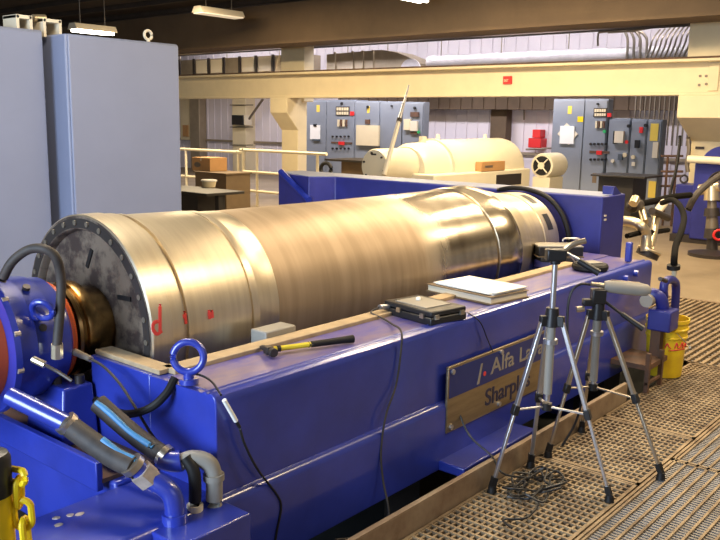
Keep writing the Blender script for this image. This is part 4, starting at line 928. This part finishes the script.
b = newbm(); lathe(b, at(630, 207, Y_, 2.6), (at(648, 202, Y_, 2.6)-at(630, 207, Y_, 2.6)), [(0, .02), (.03, .05), (.09, .055), (.12, .04), (.2, .04)], 18); obj('valve_actuator', b, 'dark_steel', fp)
b = newbm(); cyl(b, at(633, 204, Y_, 2.55), at(636, 198, Y_, 2.55), .035, None, 12); obj('actuator_cap', b, 'chrome', fp)
tag(obj('black_hose', TU([at(627, 236, Y_, 2.42), at(640, 233, Y_, 2.40), at(655, 232, Y_, 2.42), at(668, 230, Y_, 2.5)], .02, 10, 6), 'black_m'), 'short black hose passing behind the bright steel elbow', 'hose')
tag(obj('cable_hose', TU([at(498, 190, X_, 5.29), at(512, 188, X_, 5.28), at(530, 190, X_, 5.28), at(547, 197, X_, 5.28), at(560, 211, X_, 5.28), at(567, 228, X_, 5.28), at(569, 243, X_, 5.28)], .017, 10, 6), 'black_r'), 'black hose arched round the bowl end against the belt guard', 'hose')

# ---------------- second blue machine at the right edge
fl = at(689, 243, Z_, 0); XB = fl.x
t = thing('blue_centrifuge', (XB+1.2, 3.0, 0), 'second blue centrifuge cut by the right edge of the photo', 'centrifuge')
p = at(695, 163, X_, XB); zt = p.z
obj('end_housing', B(XB, XB+.5, 2.2, p.y, .06, zt), 'blue_far', t, .015)
p2 = at(676, 184, X_, XB+.1); obj('side_box', B(XB+.1, XB+.5, p.y, p2.y, .1, p2.z), 'blue_far', t, .01)
b = newbm(); c = at(727, 163, X_, XB+.3); lathe(b, (XB+.1, c.y, zt-.05), (1, 0, 0), [(0, .28), (.35, .28)], 32); obj('cover', b, 'blue_far', t)
b = newbm(); ring(b, at(684, 179, X_, XB+.2), (1, 0, 0), .05, .013); obj('lifting_eye', b, 'dark_steel', t)
obj('plinth', B(XB+.02, XB+.5, 2.2, p2.y, 0, .1), 'dark_steel', t)
for k in range(3): obj('port_ring', (lambda bb: (ring(bb, at(722, 186, X_, XB-.01), (1, 0, 0), .13+.03*k, .012), bb)[1])(newbm()), 'dark_steel', t)
a, b_ = at(688, 159, X_, XB-.1), at(724, 161, X_, XB-.1)
tag(obj('cream_pipe', CY(a, b_, .05, None, 14), 'cream_m'), 'cream horizontal pipe resting over the second blue centrifuge', 'pipe')
t = thing('valve_manifold', at(712, 250, Z_, 0), 'dark valve stack with red handwheel before the second blue centrifuge', 'valve')
X2 = at(712, 252, Z_, 0).x
for (y0, y1, r, m) in ((252, 238, .07, 'dark_steel'), (238, 228, .10, 'dark_steel'), (228, 216, .08, 'conduit'), (216, 208, .10, 'dark_steel'), (208, 200, .06, 'conduit'), (200, 186, .10, 'chrome')):
    obj('valve_section', CY(at(712, y0, X_, X2), at(712, y1, X_, X2), r, r*.85, 14), m, t)
b = newbm(); ring(b, at(719, 235, X_, X2-.1), (1, .4, 0), .06, .016); obj('handwheel', b, 'red', t)
obj('valve_arm', CY(at(700, 190, X_, X2), at(720, 186, X_, X2), .07, None, 12), 'chrome', t)
obj('drip_tray', CY(at(712, 256, Z_, 0), at(712, 256, Z_, 0)+ZV*.04, .28, None, 24), 'dark_steel', t)
tag(obj('bent_hose', TU([at(640, 204, X_, 7.5), at(655, 201, X_, 7.6), at(672, 197, X_, 7.8), at(690, 195, X_, 8.2)], .03, 10, 6), 'black_m'), 'black hose running level behind the feed pipe valves', 'hose')
tag(obj('bent_hose', TU([at(688, 210, X_, 8.6), at(694, 198, X_, 8.6), at(703, 188, X_, 8.7), at(718, 177, X_, 8.9), at(726, 172, X_, 9.0)], .035, 10, 6), 'hose'), 'grey-brown hose slanting up across the second blue centrifuge', 'hose')
tag(obj('drop_cable', TU([at(680, 136, X_, 11.4), at(679, 150, X_, 11.3), at(676, 170, X_, 11.2), at(672, 185, X_, 11.1), at(670, 195, X_, 11.0)], .02, 8, 6), 'black_r'), 'thick black cable hanging down left of the corner column', 'cable')
b = newbm(); tag(obj('drop_pipe', TU([at(688, 137, X_, 12.0), at(689, 150, X_, 12.0), at(687, 163, X_, 12.0), at(688, 172, X_, 12.0)], .03, 8, 6), 'conduit'), 'conduit with couplings running down the corner column face', 'pipe')
p = at(699, 148, X_, 12.19); tag(obj('column_nameplate', B(12.185, 12.2, p.y-.07, p.y+.05, p.z-.015, p.z+.02), 'dark_steel'), 'small dark plate on the corner column face', 'plate')
# dark guard rail beside the switchgear
t = thing('guard_rail', at(670, 198, X_, 13.0), 'thin dark brown guard rail between the switchgear and corner column', 'railing')
for y in (156, 171.5, 176, 186): obj('rail', CY(at(661, y, X_, 13), at(683, y, X_, 13), .018, None, 8), 'rust', t)
p = at(668, 156, X_, 13.0); obj('post', CY((13, p.y, 0), (13, p.y, p.z), .02, None, 8), 'rust', t)
p = at(677, 156, X_, 13.0); obj('post', CY((13, p.y, 0), (13, p.y, p.z), .02, None, 8), 'rust', t)

# ================================================================ YELLOW CHAIN POST, lower left
pc = at(0, 500, X_, .60); pc = Vector((.585, pc.y, 0))
t = thing('chain_post', pc, 'yellow barrier post with black cap at the lower left corner', 'post')
zt = at(8, 463, X_, .585).z; zc = at(8, 505, X_, .585).z
obj('post_tube', CY((pc.x, pc.y, .02), (pc.x, pc.y, zc), .034, None, 24), 'yellow', t)
b = newbm(); lathe(b, (pc.x, pc.y, zc), (0, 0, 1), [(0, .0345), (zt-zc-.012, .0345), (zt-zc-.003, .03), (zt-zc, .015)], 24); obj('cap', b, 'black', t)
b = newbm(); lathe(b, (pc.x, pc.y, 0), (0, 0, 1), [(0, .15), (.02, .15), (.04, .06)], 24); obj('base', b, 'black', t)
def link(c, a, bdir, L, w, r):
    a = Vector(a).normalized(); s = (Vector(bdir)-a*Vector(bdir).dot(a)).normalized(); c = Vector(c); P = []
    for k in range(20):
        th = 2*PI*k/20; P.append(c+a*(math.cos(th)*w+(L-w)*(1 if math.cos(th) > 0 else -1))+s*math.sin(th)*w)
    bm = newbm(); tube(bm, P, r, 8, 0, True); return bm
ct = thing('plastic_chain', at(12, 470, X_, .60), 'yellow plastic chain hanging from the black cap of the barrier post', 'chain')
DP = .62
def lk(a, b, side, w):
    p, q = at(*a, X_, DP), at(*b, X_, DP); c = (p+q)/2; L = (q-p).length/2
    obj('chain_link', link(c, q-p, side, L, w, .0058), 'yellow', ct)
lk((3, 473), (25, 478), Vector((RT))*0+UP, .011)
lk((19, 478), (19, 506), fw, .010)
lk((22, 500), (24, 528), RT, .0145)
lk((24, 519), (27, 548), fw, .010)
